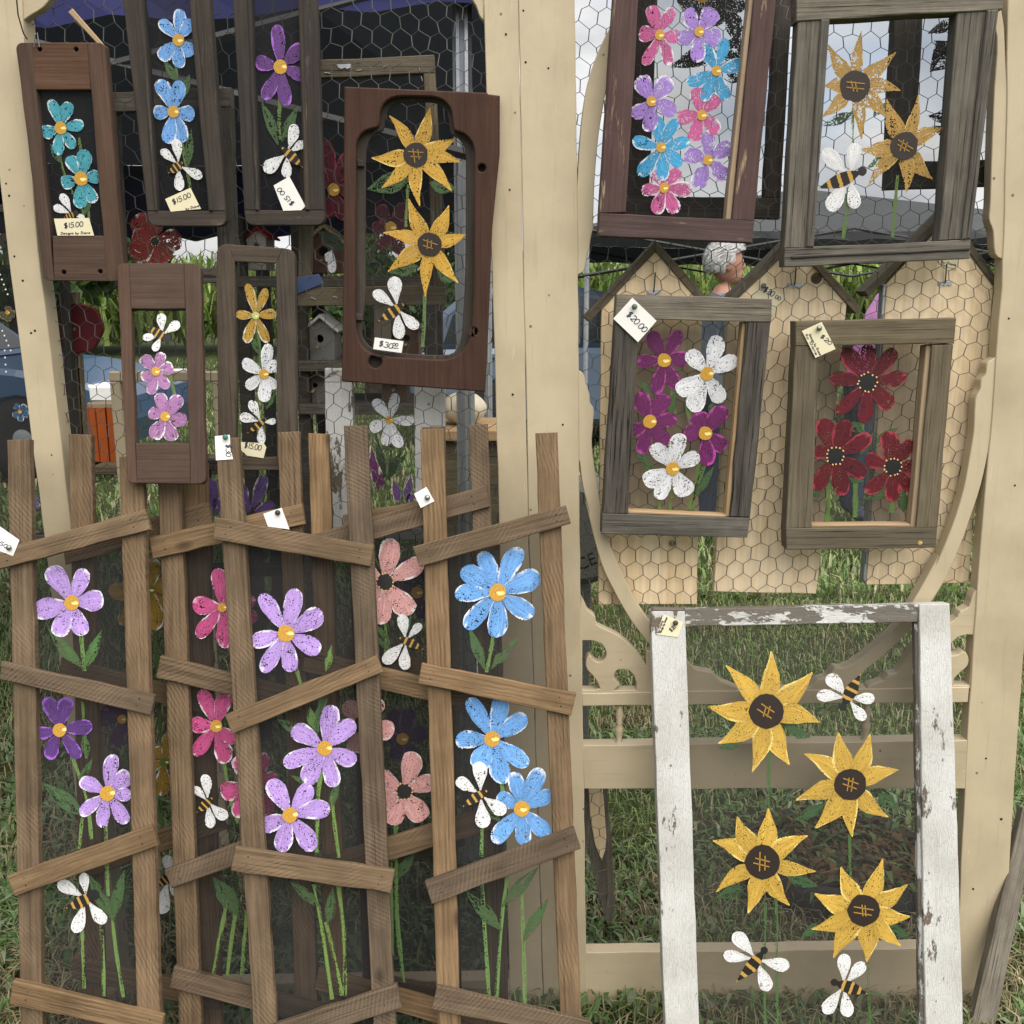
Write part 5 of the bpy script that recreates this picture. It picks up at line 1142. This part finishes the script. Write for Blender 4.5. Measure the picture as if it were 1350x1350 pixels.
# ------------------------------------------------------------------ tents
def fabric(name, col, trans):
    t = NT(name); v, oi = t.objvec(); n = t.noise(v, 3, 4); c = t.mix(n, c4(col, .8), c4(col, 1.15))
    b = t.bsdf(c, .8, .2, n, .3, .02); tr = t.n('ShaderNodeBsdfTranslucent', {'Color': c})
    return t.done(t.n('ShaderNodeMixShader', {0: trans, 1: b.outputs[0], 2: tr.outputs[0]}))
M['blue_fab'] = fabric('navy_canopy', (.030, .034, .115), .04); M['tent_in'] = fabric('dark_canopy_cloth', (.050, .056, .075), .12); M['grey_fab'] = fabric('grey_canopy', (.075, .08, .085), .12)
def tent(label, x0, x1, y0, y1, ze, zp, drop, mat, legs, dropf=None, roofm=None):
    t = thing('canopy_tent', label, 'tent', ((x0 + x1) / 2, (y0 + y1) / 2, 0), 'canopy tents')
    cx, cy = (x0 + x1) / 2, (y0 + y1) / 2; cs = [(x0, y0), (x1, y0), (x1, y1), (x0, y1)]
    V = []; F = []
    N = 6
    for k in range(4):
        a, b = cs[k], cs[(k + 1) % 4]; base = len(V)
        for j in range(N + 1):
            for i in range(N + 1):
                u, s = i / N, j / N; ex, ey = a[0] + (b[0] - a[0]) * u, a[1] + (b[1] - a[1]) * u
                V.append((ex + (cx - ex) * s, ey + (cy - ey) * s, ze + (zp - ze) * s - .05 * math.sin(math.pi * u) * (1 - s) ** 2))
        for j in range(N):
            for i in range(N): q = base + j * (N + 1) + i; F.append((q, q + 1, q + N + 2, q + N + 1))
    raw('roof', V, F, mat if roofm is None else roofm, t, smooth=True)
    for k in range(4):
        a, b = cs[k], cs[(k + 1) % 4]; V = []; F = []; n = 24; dd = drop if k == 0 else (dropf or drop)
        for i in range(n + 1):
            u = i / n; x, y = a[0] + (b[0] - a[0]) * u, a[1] + (b[1] - a[1]) * u; wv = .012 * math.sin(u * 40)
            zz = ze - .05 * math.sin(math.pi * u)
            V += [(x, y, zz), (x + wv * (b[1] - a[1]) / 3, y + wv, zz - dd + .01 * math.sin(u * 60))]
        for i in range(n): F.append((2 * i, 2 * i + 2, 2 * i + 3, 2 * i + 1))
        raw('valance', V, F, mat, t)
    for (x, y) in legs:
        V, F = [], []
        for q in range(20):
            an = 2 * math.pi * q / 20; rr = .019 + (.0025 if q % 2 else 0); V += [(x + rr * math.cos(an), y + rr * math.sin(an), 0), (x + rr * math.cos(an), y + rr * math.sin(an), ze)]
        for q in range(20): F.append((2 * q, 2 * q + 1, (2 * q + 3) % 40, (2 * q + 2) % 40))
        raw('leg', V, F, M['alu'], t)
    for k in range(4):
        a, b = cs[k], cs[(k + 1) % 4]
        for s0, s1 in ((ze - .02, ze - .40), (ze - .40, ze - .02)):
            for h in range(2):
                A = Vector((a[0], a[1], 0)).lerp(Vector((b[0], b[1], 0)), h * .5); B_ = Vector((a[0], a[1], 0)).lerp(Vector((b[0], b[1], 0)), h * .5 + .5)
                A.z, B_.z = (s0, s1); V, F = tube([A, B_], .012, 5); raw('truss_bar', V, F, M['blackmetal'], t)
    return t
M['blackmetal'] = plain('dark_metal', (.03, .032, .035), .5)
tent('navy blue canopy tent standing right behind the plain cream door', -3.15, -.02, 2.22, 5.3, 2.06, 3.0, .09, M['blue_fab'], [(-.105, 2.32), (-3.05, 2.32), (-.12, 5.2), (-3.05, 5.2)], .34, M['tent_in'])
tent('grey canopy tent out on the lawn in front of the corn', .55, 5.0, 8.6, 12.0, 1.93, 2.38, .06, M['grey_fab'], [(.62, 8.7), (4.95, 8.7), (.62, 11.9), (4.95, 11.9)], .18)

# ------------------------------------------------------------------ display rack with birdhouses
rk = thing('display_rack', 'weathered wooden display rack with three shelves behind the plain door', 'shelf', (-.42, 3.1, 0))
pr = PY(3.0)
for (a, b) in (((312, 364), (566, 355)), ((393, 476), (566, 470)), ((394, 533), (588, 527))):
    A, B_ = pr.pt(*a), pr.pt(*b); box('shelf_board', A.x, B_.x, 3.0, 3.34, A.z - .03, A.z, M['barn'], rk)
for x in (316, 394, 566):
    A = pr.pt(x, 420)
    for y in (3.02, 3.29): box('post', A.x - .018, A.x + .018, y, y + .036, 0, 1.62, M['dkframe'], rk)
def birdhouse(label, x0, x1, ytop, ybot, Y, wall, roof, name='birdhouse', holey=.45, z=None):
    p = PY(Y); w_ = x1 - x0; cx = (x0 + x1) / 2; hr = w_ * .38
    b0 = p.pt(cx, ybot)
    t = thing(name, label, 'birdhouse', b0, 'birdhouses for sale')
    h_ = ybot - ytop
    body = [(x0 + w_ * .1, ytop + hr), (cx, ytop + 2), (x1 - w_ * .1, ytop + hr), (x1 - w_ * .1, ybot), (x0 + w_ * .1, ybot)]
    o = slab('wall', [body, hole((cx, ytop + hr + h_ * (holey - .25)), w_ * .11, 10)], p, .11, M['obj'], t, axis='v', jit=0); o.color = (*wall, 1)
    a = Vector((cx, ytop - 2))
    for e in (Vector((x0 - 1, ytop + hr + 1)), Vector((x1 + 1, ytop + hr + 1))):
        d = (e - a).normalized(); nn = Vector((-d.y, d.x)); nn = -nn if nn.y < 0 else nn
        o = slab('roof_panel', [tuple(a), tuple(e), tuple(e + nn * w_ * .07), tuple(a + Vector((0, w_ * .1)))], p, .15, M['obj'], t, off=.02, jit=0); o.color = (*roof, 1)
    c = p.pt(cx, ytop + hr + h_ * (holey - .25) + w_ * .2); V, F = tube([c, c + Vector((0, -.035, 0))], .004, 6); raw('perch', V, F, M['rawedge'], t)
    box('back_wall', p.pt(x0 + w_ * .2, ybot).x, p.pt(x1 - w_ * .2, ybot).x, Y + .1095, Y + .1145, b0.z + .01, p.pt(cx, ytop + hr).z, M['dark'], t)
    return t
birdhouse('brownish grey birdhouse with a round hole seen through the arched sunflower frame', 490, 518, 363, 449 + 25, 3.06, (.20, .17, .13), (.13, .11, .09))
birdhouse('brown birdhouse with rust-red roof on the rack', 516, 556, 420, 473, 3.08, (.14, .075, .045), (.13, .05, .035))
birdhouse('white birdhouse with a bright red roof on the top shelf of the rack', 322, 354, 300, 356, 3.08, (.60, .56, .50), (.40, .03, .03))
birdhouse('plain brown birdhouse with pale roof behind the dark red flower frame', 396, 456, 296, 360, 3.08, (.16, .08, .045), (.50, .36, .22))
birdhouse('silver-grey birdhouse with written white roof on the rack', 396, 446, 416, 475, 3.06, (.22, .215, .20), (.62, .62, .60))
birdhouse('small grey birdhouse on the lowest shelf of the rack', 400, 430, 488, 532, 3.06, (.18, .16, .14), (.30, .26, .20))
birdhouse('brown wooden birdhouse beside the grey one on the lowest shelf', 500, 540, 480, 529, 3.08, (.15, .10, .07), (.12, .09, .07))
# bench with white pumpkin
bn = thing('bench', 'raw plank bench carrying a white pumpkin', 'bench', (-.14, 2.85, 0)); pb = PY(2.7)
A, B_ = pb.pt(575, 568), pb.pt(668, 566)
for k in range(3): box('plank', A.x, B_.x, 2.7 + k * .095, 2.79 + k * .095, A.z - .028, A.z + .001 * k, M['rawedge'], bn)
for x in (A.x + .02, B_.x - .05):
    for y in (2.72, 2.93): box('leg', x, x + .04, y, y + .04, 0, A.z - .028, M['barnb'], bn)
pk = thing('pumpkin', 'white pumpkin sitting on the plank bench', 'pumpkin', (0, 0, 0)); c = PY(2.82).pt(611, 560); pk.matrix_basis = Matrix.Translation((c.x, 2.83, A.z)); WM[pk.name] = pk.matrix_basis.copy()
V = []; F = []; nu, nv = 40, 14
for j in range(nv + 1):
    th_ = math.pi * j / nv
    for i in range(nu):
        ph = 2 * math.pi * i / nu; rr = .062 * (1 + .05 * math.cos(8 * ph)) * (math.sin(th_) ** .85); V.append((c.x + rr * math.cos(ph), 2.83 + rr * math.sin(ph), A.z + .003 + .043 + .043 * math.cos(th_) * (1 - .12 * math.cos(8 * ph) * math.sin(th_)) - (.012 if j == 0 else 0)))
for j in range(nv):
    for i in range(nu): F.append((j * nu + i, j * nu + (i + 1) % nu, (j + 1) * nu + (i + 1) % nu, (j + 1) * nu + i))
raw('rind', V, F, plain('pumpkin_rind', (.62, .55, .42), .5), pk, smooth=True)
V, F = tube([(c.x, 2.83, A.z + .07), (c.x + .004, 2.83, A.z + .095), (c.x + .015, 2.825, A.z + .11)], [.011, .007, .008], 7); raw('stalk', V, F, M['barnb'], pk)
# folded card sign on the grass
cs = thing('folded_sign', 'small folded white card sign standing on the lawn', 'sign', (-.16, 3.6, 0)); g0 = Vector((-.165, 3.55, .0))
zc = .0
V = [(-.24, 3.5, 0), (-.08, 3.5, 0), (-.10, 3.6, .16), (-.22, 3.6, .16), (-.24, 3.7, 0), (-.08, 3.7, 0)]
o = raw('card', V, [(0, 1, 2, 3), (3, 2, 5, 4)], M['paper'], cs); o.color = (.7, .72, .78, 1)
# orange slatted tub on a cream easel
ob = thing('slatted_tub', 'orange slatted wooden tub behind the netting', 'tub', (0, 0, 0)); po = PY(2.25); c0 = po.pt(131, 600); c1 = po.pt(131, 540)
ob.matrix_basis = Matrix.Translation((c0.x, 2.32, c0.z - .02)); WM[ob.name] = ob.matrix_basis.copy()
for k in range(12):
    a = 2 * math.pi * k / 12; V, F = [], []
    r0, r1 = .036, .032; wv = .0095
    for zz, rr in ((c0.z - .02, r0), (c1.z, r1 + .006)):
        for dr_ in (0, .006):
            for s in (-1, 1): V.append((c0.x + (rr + dr_) * math.cos(a) - s * wv * math.sin(a), 2.32 + (rr + dr_) * math.sin(a) + s * wv * math.cos(a), zz))
    F = [(0, 1, 5, 4), (2, 6, 7, 3), (0, 4, 6, 2), (1, 3, 7, 5), (4, 5, 7, 6), (0, 2, 3, 1)]
    o = raw('stave', V, F, M['obj'], ob); o.color = (.46, .10, .02, 1)
V, F = lathe([(.02, 0), (.043, .0), (.043, .008), (.02, .009)], 20); o = raw('lid', V, F, M['rawedge'], ob, Matrix.Translation((c0.x, 2.32, c1.z + .0005)))
ez = thing('easel', 'cream wooden easel frame holding the orange tub', 'easel', (c0.x + .1, 2.2, 0)); pe = PY(2.2)
A = pe.pt(143, 490); B_ = pe.pt(292, 490); b = pe.pt(143, 503)
box('top_bar', A.x, B_.x, 2.2, 2.22, b.z, A.z, M['cream'], ez)
for x in (A.x, B_.x - .022): box('leg', x, x + .022, 2.2005, 2.2205, 0, b.z, M['cream'], ez)
box('tray', A.x - .06, B_.x, 2.223, 2.40, c0.z - .04, c0.z - .0205, M['barnb'], ez)
box('back_leg', (A.x + B_.x) / 2 - .012, (A.x + B_.x) / 2 + .012, 2.38, 2.4005, 0, c0.z - .04, M['cream'], ez)
# maroon flower stake
fs = thing('garden_stake', 'round maroon wooden flower head on a weathered stake', 'garden stake', PY(1.95).pt(100, 1240)); ps = PY(1.95)
sc = [(102 + (32 + .9 * math.cos(7 * a)) * math.cos(a), 433 + (33 + .9 * math.cos(7 * a)) * math.sin(a)) for a in [2 * math.pi * k / 56 for k in range(56)]]
o = slab('flower_head', sc, ps, .012, M['obj'], fs, jit=0); o.color = (.105, .012, .018, 1)
disc('screw', ps, .0006, (98, 434), 2.2, 'pin', fs)
slab('post', [(78, 385), (100, 385), (150, 1240), (128, 1240)], ps, .018, M['barnb'], fs, off=-.0125)
slab('edge_trim', [(100, 460), (103.5, 460), (153, 1240), (150, 1240)], ps, .018, M['rawedge'], fs, off=-.0125)

# ------------------------------------------------------------------ cars
M['glass'] = plain('car_glass', (.02, .025, .03), .05, .8, 0, .1)
M['tyre'] = plain('tyre_rubber', (.02, .02, .02), .85)
def car(label, xf, L_, y, col, flip=1, H=1.42):
    """side-on car; flip=1 faces +x with its nose at xf"""
    t = thing('parked_car', label, 'car', (xf - flip * L_ / 2, y + .85, 0), 'cars parked on the lawn')
    pt_ = lambda u, z: (xf - flip * L_ * (1 - u), z)
    M4 = Matrix(((1, 0, 0, 0), (0, 0, -1, y), (0, 1, 0, 0), (0, 0, 0, 1)))
    cpaint = NT('car_paint'); m = cpaint.done(cpaint.bsdf(c4(col), .22, .6))
    body = [pt_(*q) for q in ((.0, .38), (.005, .62), (.02, .86), (.10, .90), (.35, .92), (.62, .91), (.80, .84), (.93, .74), (.985, .62), (1.0, .46), (.99, .28), (.90, .24))]
    wa = [pt_(.80 + .082 * math.cos(a), .26 + .36 * math.sin(a) * .98) for a in [math.pi * k / 10 for k in range(11)]]
    wb = [pt_(.20 + .082 * math.cos(a), .26 + .36 * math.sin(a) * .98) for a in [math.pi * k / 10 for k in range(11)]]
    slab_local('body', [body + wa + [pt_(.70, .24), pt_(.30, .24)] + wb + [pt_(.06, .26)]], 1.68, m, M4, t, 0, .045)
    M5 = M4.copy(); M5[1][3] = y + .13
    cab = [pt_(*q) for q in ((.03, .9), (.09, 1.22), (.16, H - .03), (.26, H), (.44, H), (.52, H - .05), (.68, .9))]
    slab_local('cabin', [cab], 1.42, m, M5, t, 0, .05)
    for q in (((.095, .95), (.12, 1.2), (.175, H - .1), (.245, H - .08), (.245, .95)), ((.262, .95), (.262, H - .08), (.43, H - .08), (.43, .95)), ((.447, .95), (.447, H - .08), (.50, H - .12), (.615, .96))):
        M6 = M4.copy(); M6[1][3] = y + .127; slab_local('side_window', [[pt_(*k) for k in q]], .004, M['glass'], M6, t, 0, .001)
    zq = lambda u, z, yy: Vector((pt_(u, z)[0], yy, z))
    raw('windscreen', [zq(.665, .93, y + .2), zq(.665, .93, y + 1.48), zq(.535, H - .08, y + 1.4), zq(.535, H - .08, y + .28)], [(0, 1, 2, 3)], M['glass'], t).location = Vector((flip * .012, 0, .012))
    raw('rear_window', [zq(.037, .95, y + .22), zq(.037, .95, y + 1.46), zq(.085, 1.2, y + 1.4), zq(.085, 1.2, y + .28)], [(0, 1, 2, 3)], M['glass'], t).location = Vector((-flip * .012, 0, .006))
    for u in (.20, .80):
        for yy in (y + .02, y + 1.46):
            V, F = lathe([(.19, 0), (.30, .0), (.325, .03), (.325, .17), (.30, .2), (.19, .2)], 24); x, z = pt_(u, .325)
            Mw = Matrix(((1, 0, 0, x), (0, 0, 1, yy), (0, -1, 0, z), (0, 0, 0, 1)))
            wv = raw('wheel', V, F, M['tyre'], t, Mw, True)
            V, F = lathe([(.05, -.004), (.12, .008), (.185, .0), (.195, .02), (.195, .15)], 20); raw('rim', V, F, M['alu'], wv, Mw, True)
    for u, z, cl, nm in ((.004, .74, (.45, .01, .012), 'tail_light'), (.955, .66, (.7, .7, .7), 'headlight')):
        for yy in (y - .004, y + 1.42):
            x, zz = pt_(u, z); o = box(nm, x - .11, x + .11, yy, yy + .26, zz - .06, zz + .07, M['obj'], t, .02); o.color = (*cl, 1)
    for u in (.255, .44):
        x, z = pt_(u - .04, .82); box('door_handle', x - .07, x + .07, y - .012, y + .004, z, z + .02, M['blackmetal'], t)
car('dark blue car parked beyond the orange tub', -2.85, 4.1, 7.6, (.035, .075, .15), 1)
car('slate grey-blue car parked past the rack of birdhouses', 2.55, 3.5, 9.2, (.10, .135, .19), 1, 1.45)

# ------------------------------------------------------------------ grey fabric sack, picket, tub
sk = thing('sandbag', 'grey canvas tent weight with black capital letters by the door', 'sandbag', (.22, 2.35, 0))
ps = PY(2.30); pts = spline([(752, 640), (806, 645), (812, 720), (805, 762), (752, 775), (700, 765), (696, 660)], 4, True)
t_ = NT('canvas'); v_, _o = t_.objvec(); n_ = t_.noise(v_, 220, 3); m_ = t_.done(t_.bsdf(t_.mix(n_, (.12, .125, .12, 1), (.22, .225, .21, 1)), .9, .1, n_, .6, .003))
slab('canvas_body', pts, ps, .10, m_, sk, jit=0, cham=.02)
g0 = ps.pt(752, 775); box('foot_block', g0.x - .05, g0.x + .05, 2.32, 2.40, 0, g0.z + .02, m_, sk)
def font(parent, body, plane, off, p, q, hpx, mat):
    cu = bpy.data.curves.new('lettering', 'FONT'); cu.body = body; tmp = bpy.data.objects.new('tmp_text', cu); COL.objects.link(tmp)
    dg = bpy.context.evaluated_depsgraph_get(); me = bpy.data.meshes.new_from_object(tmp.evaluated_get(dg)); bpy.data.objects.remove(tmp)
    xs_ = [v.co.x for v in me.vertices]; w_ = max(xs_) - min(xs_); p, q = Vector(p), Vector(q); ex = (q - p) / w_; ey = Vector((ex.y, -ex.x)).normalized() * hpx / .7
    for v in me.vertices:
        a = p + ex * (v.co.x - min(xs_)) + ey * v.co.y; v.co = plane.pt(a.x, a.y, off)
    me.materials.append(mat); return mobj('lettering', me, Matrix.Identity(4), parent)
font(sk, 'CE', ps, .0006, q3((95, 625)), q3((255, 555)), 16, M['blackp'])
pk_ = thing('weathered_picket', 'grey pointed picket with a pale pine strip seen under the door rail', 'picket', PY(2.0).pt(798, 1216)); pp = PY(2.02)
slab('board', [d6(q) for q in ((820, 100), (960, 100), (990, 420), (1006, 760), (980, 832), (955, 825), (860, 440), (820, 300))], pp, .022, M['barn'], pk_, axis='v')
slab('pine_strip', [d6(q) for q in ((870, 110), (940, 110), (962, 400), (955, 470), (938, 520), (905, 440), (880, 300))], pp, .006, M['pine'], pk_, off=.0065, axis='v')
tb_ = thing('rubber_ring', 'black rubber ring planter with brown dead leaves behind the white window frame', 'planter', (0, 0, 0)); cr = Vector((.80, 2.28, 0)); tb_.matrix_basis = Matrix.Translation(cr); WM[tb_.name] = tb_.matrix_basis.copy()
V = []; F = []; nu, nv = 40, 12
for i in range(nu):
    a = 2 * math.pi * i / nu
    for j in range(nv):
        b = 2 * math.pi * j / nv; rr = .215 + .03 * math.cos(b); V.append((cr.x + rr * math.cos(a), cr.y + rr * .9 * math.sin(a), .035 + .04 * math.sin(b)))
for i in range(nu):
    for j in range(nv): F.append((i * nv + j, ((i + 1) % nu) * nv + j, ((i + 1) % nu) * nv + (j + 1) % nv, i * nv + (j + 1) % nv))
raw('ring', V, F, M['tyre'], tb_, smooth=True)
def rs_(N):
    a = np.random.rand(N) * 6.28; r_ = .19 * np.sqrt(np.random.rand(N)); return np.stack([cr.x + r_ * np.cos(a), cr.y + .9 * r_ * np.sin(a), .03 + .03 * np.random.rand(N)], 1)
o = blades('dead_leaves', 2600, rs_, .02, .06, .008, [(.10, .055, .022), (.06, .04, .02), (.06, .09, .03), (.09, .13, .045), (.14, .08, .03)], None, None, 1.4)
o.parent = tb_; o.matrix_parent_inverse = WM[tb_.name].inverted()

# ------------------------------------------------------------------ people
def skin_mat(name, col): return plain(name, col, .55, .35, 0, .12, 60)
M['skin'] = skin_mat('skin', (.36, .19, .14)); M['jeans'] = plain('denim', (.05, .065, .10), .9, .1, 0, .3, 120)
M['shoe'] = plain('shoe', (.03, .03, .03), .6)
def hair_mat(name, a, b):
    t = NT(name); v, oi = t.objvec(); n = t.noise(t.map(v, (90, 90, 14)), 1.0, 4, .6)
    return t.done(t.bsdf(t.mix(t.ramp(n, .35, .65), c4(a), c4(b)), .6, .3, n, .8, .01))
def person(label, x, y, face, k, shirt, hair, lean=0.0, seed=1):
    """face: heading in degrees (0 = looking away from the photographer, -90 = to the right)"""
    t = thing('person', label, 'person', (x, y, 0), 'visitors')
    J = {'pel': (0, 0, .95, .145), 'wai': (0, .005, 1.08, .135), 'che': (0, .0, 1.28, .155), 'nek': (0, -.005, 1.45, .062), 'hed': (0, .015, 1.52, .058)}
    E = [('pel', 'wai'), ('wai', 'che'), ('che', 'nek'), ('nek', 'hed')]
    for s, nm in ((-1, 'L'), (1, 'R')):
        J.update({nm + 'sh': (s * .17, -.005, 1.395, .068), nm + 'el': (s * .235, -.01, 1.10, .046), nm + 'wr': (s * .22, .13, .89, .032), nm + 'pa': (s * .215, .175, .83, .030),
                  nm + 'hi': (s * .095, 0, .88, .098), nm + 'kn': (s * .105, .02, .50, .066), nm + 'an': (s * .11, -.02, .09, .044), nm + 'to': (s * .125, .13, .035, .036)})
        E += [('che', nm + 'sh'), (nm + 'sh', nm + 'el'), (nm + 'el', nm + 'wr'), (nm + 'wr', nm + 'pa'), ('pel', nm + 'hi'), (nm + 'hi', nm + 'kn'), (nm + 'kn', nm + 'an'), (nm + 'an', nm + 'to')]
        for f in range(5):
            dx = (f - 2) * .016; ln = (.045, .068, .075, .07, .055)[f]
            J[nm + 'f%d' % f] = (s * .215 + dx, .195, .81 - .01, .0095); J[nm + 'g%d' % f] = (s * .215 + dx * 1.15, .20, .80 - ln, .0085)
            E += [(nm + 'pa', nm + 'f%d' % f), (nm + 'f%d' % f, nm + 'g%d' % f)]
    names = list(J); me = bpy.data.meshes.new('tmp')
    def bendv(v):
        if v.z > 1.0: a = R(lean); dz = v.z - 1.0; return Vector((v.x, v.y + dz * math.sin(a), 1.0 + dz * math.cos(a)))
        return v
    me.from_pydata([bendv(Vector(J[n_][:3])) * k for n_ in names], [(names.index(a), names.index(b)) for a, b in E], [])
    ob = bpy.data.objects.new('tmp', me); COL.objects.link(ob)
    sm = ob.modifiers.new('skin', 'SKIN'); sm.use_smooth_shade = True
    for i, n_ in enumerate(names):
        sv = me.skin_vertices[0].data[i]; r_ = J[n_][3] * k; sv.radius = (r_ * (1.25 if n_ in ('che', 'wai', 'pel') else 1), r_ * (.85 if n_ in ('che', 'wai', 'pel') else 1)); sv.use_root = n_ == 'pel'
    ob.modifiers.new('sub', 'SUBSURF').levels = 1
    dg = bpy.context.evaluated_depsgraph_get(); m1 = bpy.data.meshes.new_from_object(ob.evaluated_get(dg)); bpy.data.objects.remove(ob)
    bm = bmesh.new(); bm.from_mesh(m1)
    def blob(c, s, rot=None):
        r0 = bmesh.ops.create_uvsphere(bm, u_segments=20, v_segments=14, radius=1.0)
        for v in r0['verts']: v.co = bendv(Vector((c[0] + v.co.x * s[0], c[1] + v.co.y * s[1], c[2] + v.co.z * s[2]))) * k
    blob((0, .02, 1.63), (.075, .095, .105)); blob((0, .055, 1.565), (.052, .06, .055)); blob((0, .118, 1.612), (.012, .02, .022)); blob((0, .098, 1.64), (.045, .02, .014))
    blob((0, .103, 1.565), (.022, .012, .012)); blob((.076, .0, 1.615), (.010, .022, .034)); blob((-.076, .0, 1.615), (.010, .022, .034))
    m2 = bpy.data.meshes.new('body'); bm.to_mesh(m2); bm.free()
    ob = bpy.data.objects.new('tmp', m2); COL.objects.link(ob); rm = ob.modifiers.new('re', 'REMESH'); rm.mode = 'VOXEL'; rm.voxel_size = .0085; rm.use_smooth_shade = True
    sm2 = ob.modifiers.new('s', 'SMOOTH'); sm2.factor = .5; sm2.iterations = 3
    dg = bpy.context.evaluated_depsgraph_get(); m3 = bpy.data.meshes.new_from_object(ob.evaluated_get(dg)); bpy.data.objects.remove(ob)
    m3.materials.clear()
    for mm in (M['skin'], shirt, M['jeans'], M['shoe'], M['blackp']): m3.materials.append(mm)
    for f in m3.polygons:
        c = f.center / k; idx = 0
        if c.z < .075: idx = 3
        elif c.z < .93 and abs(c.x) < .205 and c.y < .14: idx = 2
        elif c.z < (1.455 if abs(c.x) < .075 else 1.50) and not (abs(c.x) > .19 and c.z < 1.13): idx = 1
        f.material_index = idx; f.use_smooth = True
    Mx = Matrix.Translation((x, y, 0)) @ Matrix.Rotation(R(face), 4, 'Z')
    mobj('body', m3, Mx, t)
    bm = bmesh.new(); bmesh.ops.create_icosphere(bm, subdivisions=5, radius=1.0); rr = random.Random(seed)
    kill = []
    for v in bm.verts:
        d = v.co.copy(); n_ = .06 * math.sin(d.x * 9 + d.z * 7 + seed) + .05 * math.sin(d.y * 11 - d.z * 8) + .03 * math.sin(d.z * 25 + d.y * 19 + d.x * 17)
        if d.z < -.6 or (d.y > .3 and d.z < .42) or (d.z < .05 and d.y > -.08): kill.append(v)
        s = .93 + n_ * .4 + .10 * max(0, d.z) * max(0, .5 + d.y) - .10 * max(0, -d.z) + (.12 if d.y > .2 and d.z > .3 else 0)
        v.co = bendv(Vector((d.x * .092 * s, .008 + d.y * .112 * s, 1.645 + d.z * .112 * s))) * k
    bmesh.ops.delete(bm, geom=kill, context='VERTS')
    bmesh.ops.solidify(bm, geom=bm.faces[:], thickness=.006)
    mh = bpy.data.meshes.new('hair'); bm.to_mesh(mh); bm.free()
    for f in mh.polygons: f.use_smooth = True
    hc = mobj('hair', mh, Mx, t, hair)
    rs2 = np.random.RandomState(seed); V = []; F = []
    for q in range(3800):
        d = Vector(rs2.randn(3)).normalized()
        if d.z < -.5 or (d.y > .3 and d.z < .42) or (d.z < .05 and d.y > -.08): continue
        tang = (Vector((rs2.uniform(-.25, .25), -1.0, -.45 - .3 * (d.z < .2))) - d * Vector((0, -1, -.45)).dot(d)).normalized(); sd_ = d.cross(tang).normalized(); b = len(V); ln = rs2.uniform(.35, .8); wob = rs2.uniform(.1, 1.7); jr = rs2.rand()
        for i_, (tt, wd) in enumerate(((0, .010), (.35, .014), (.7, .010), (1, .003))):
            e = (d + tang * tt * ln).normalized(); e *= (.96 + .10 * tt * jr + .12 * math.sin(tt * 2.6) * wob + .16 * max(0, e.z) * max(0, .5 + e.y) - .10 * max(0, -e.z))
            for s in (-1, 1):
                f_ = e + sd_ * s * wd; V.append(bendv(Vector((f_.x * .092, .008 + f_.y * .112, 1.645 + f_.z * .112))) * k)
        for i_ in range(3): F.append((b + 2 * i_, b + 2 * i_ + 2, b + 2 * i_ + 3, b + 2 * i_ + 1))
    raw('hair_locks', V, F, hair, hc, Mx)
    for s in (-1, 1):
        c = bendv(Vector((s * .032, .103, 1.625))) * k; V, F = lathe([(.004, -.002), (.009, 0), (.009, .002), (.003, .006)], 10)
        raw('eye', V, F, M['blackp'], t, Mx @ Matrix.Translation(c) @ Matrix.Rotation(R(-90), 4, 'X'))
    return t
ph = PY(5.7).pt(953, 362)
person('grey-haired person in a blue-grey shirt looking sideways, seen between two gabled plaques', ph.x, 5.7, -80, .955, plain('shirt_blue_grey', (.16, .19, .23), .85), hair_mat('grey_hair', (.42, .42, .425), (.74, .74, .72)), 0, 2)
ph = PY(6.2).pt(1141, 420)
person('person in a pink shirt and jeans seen between the right-hand plaques', ph.x, 6.2, -94, 1.0, plain('shirt_pink', (.55, .24, .50), .85), hair_mat('brown_hair', (.05, .03, .02), (.14, .09, .05)), 25, 5)
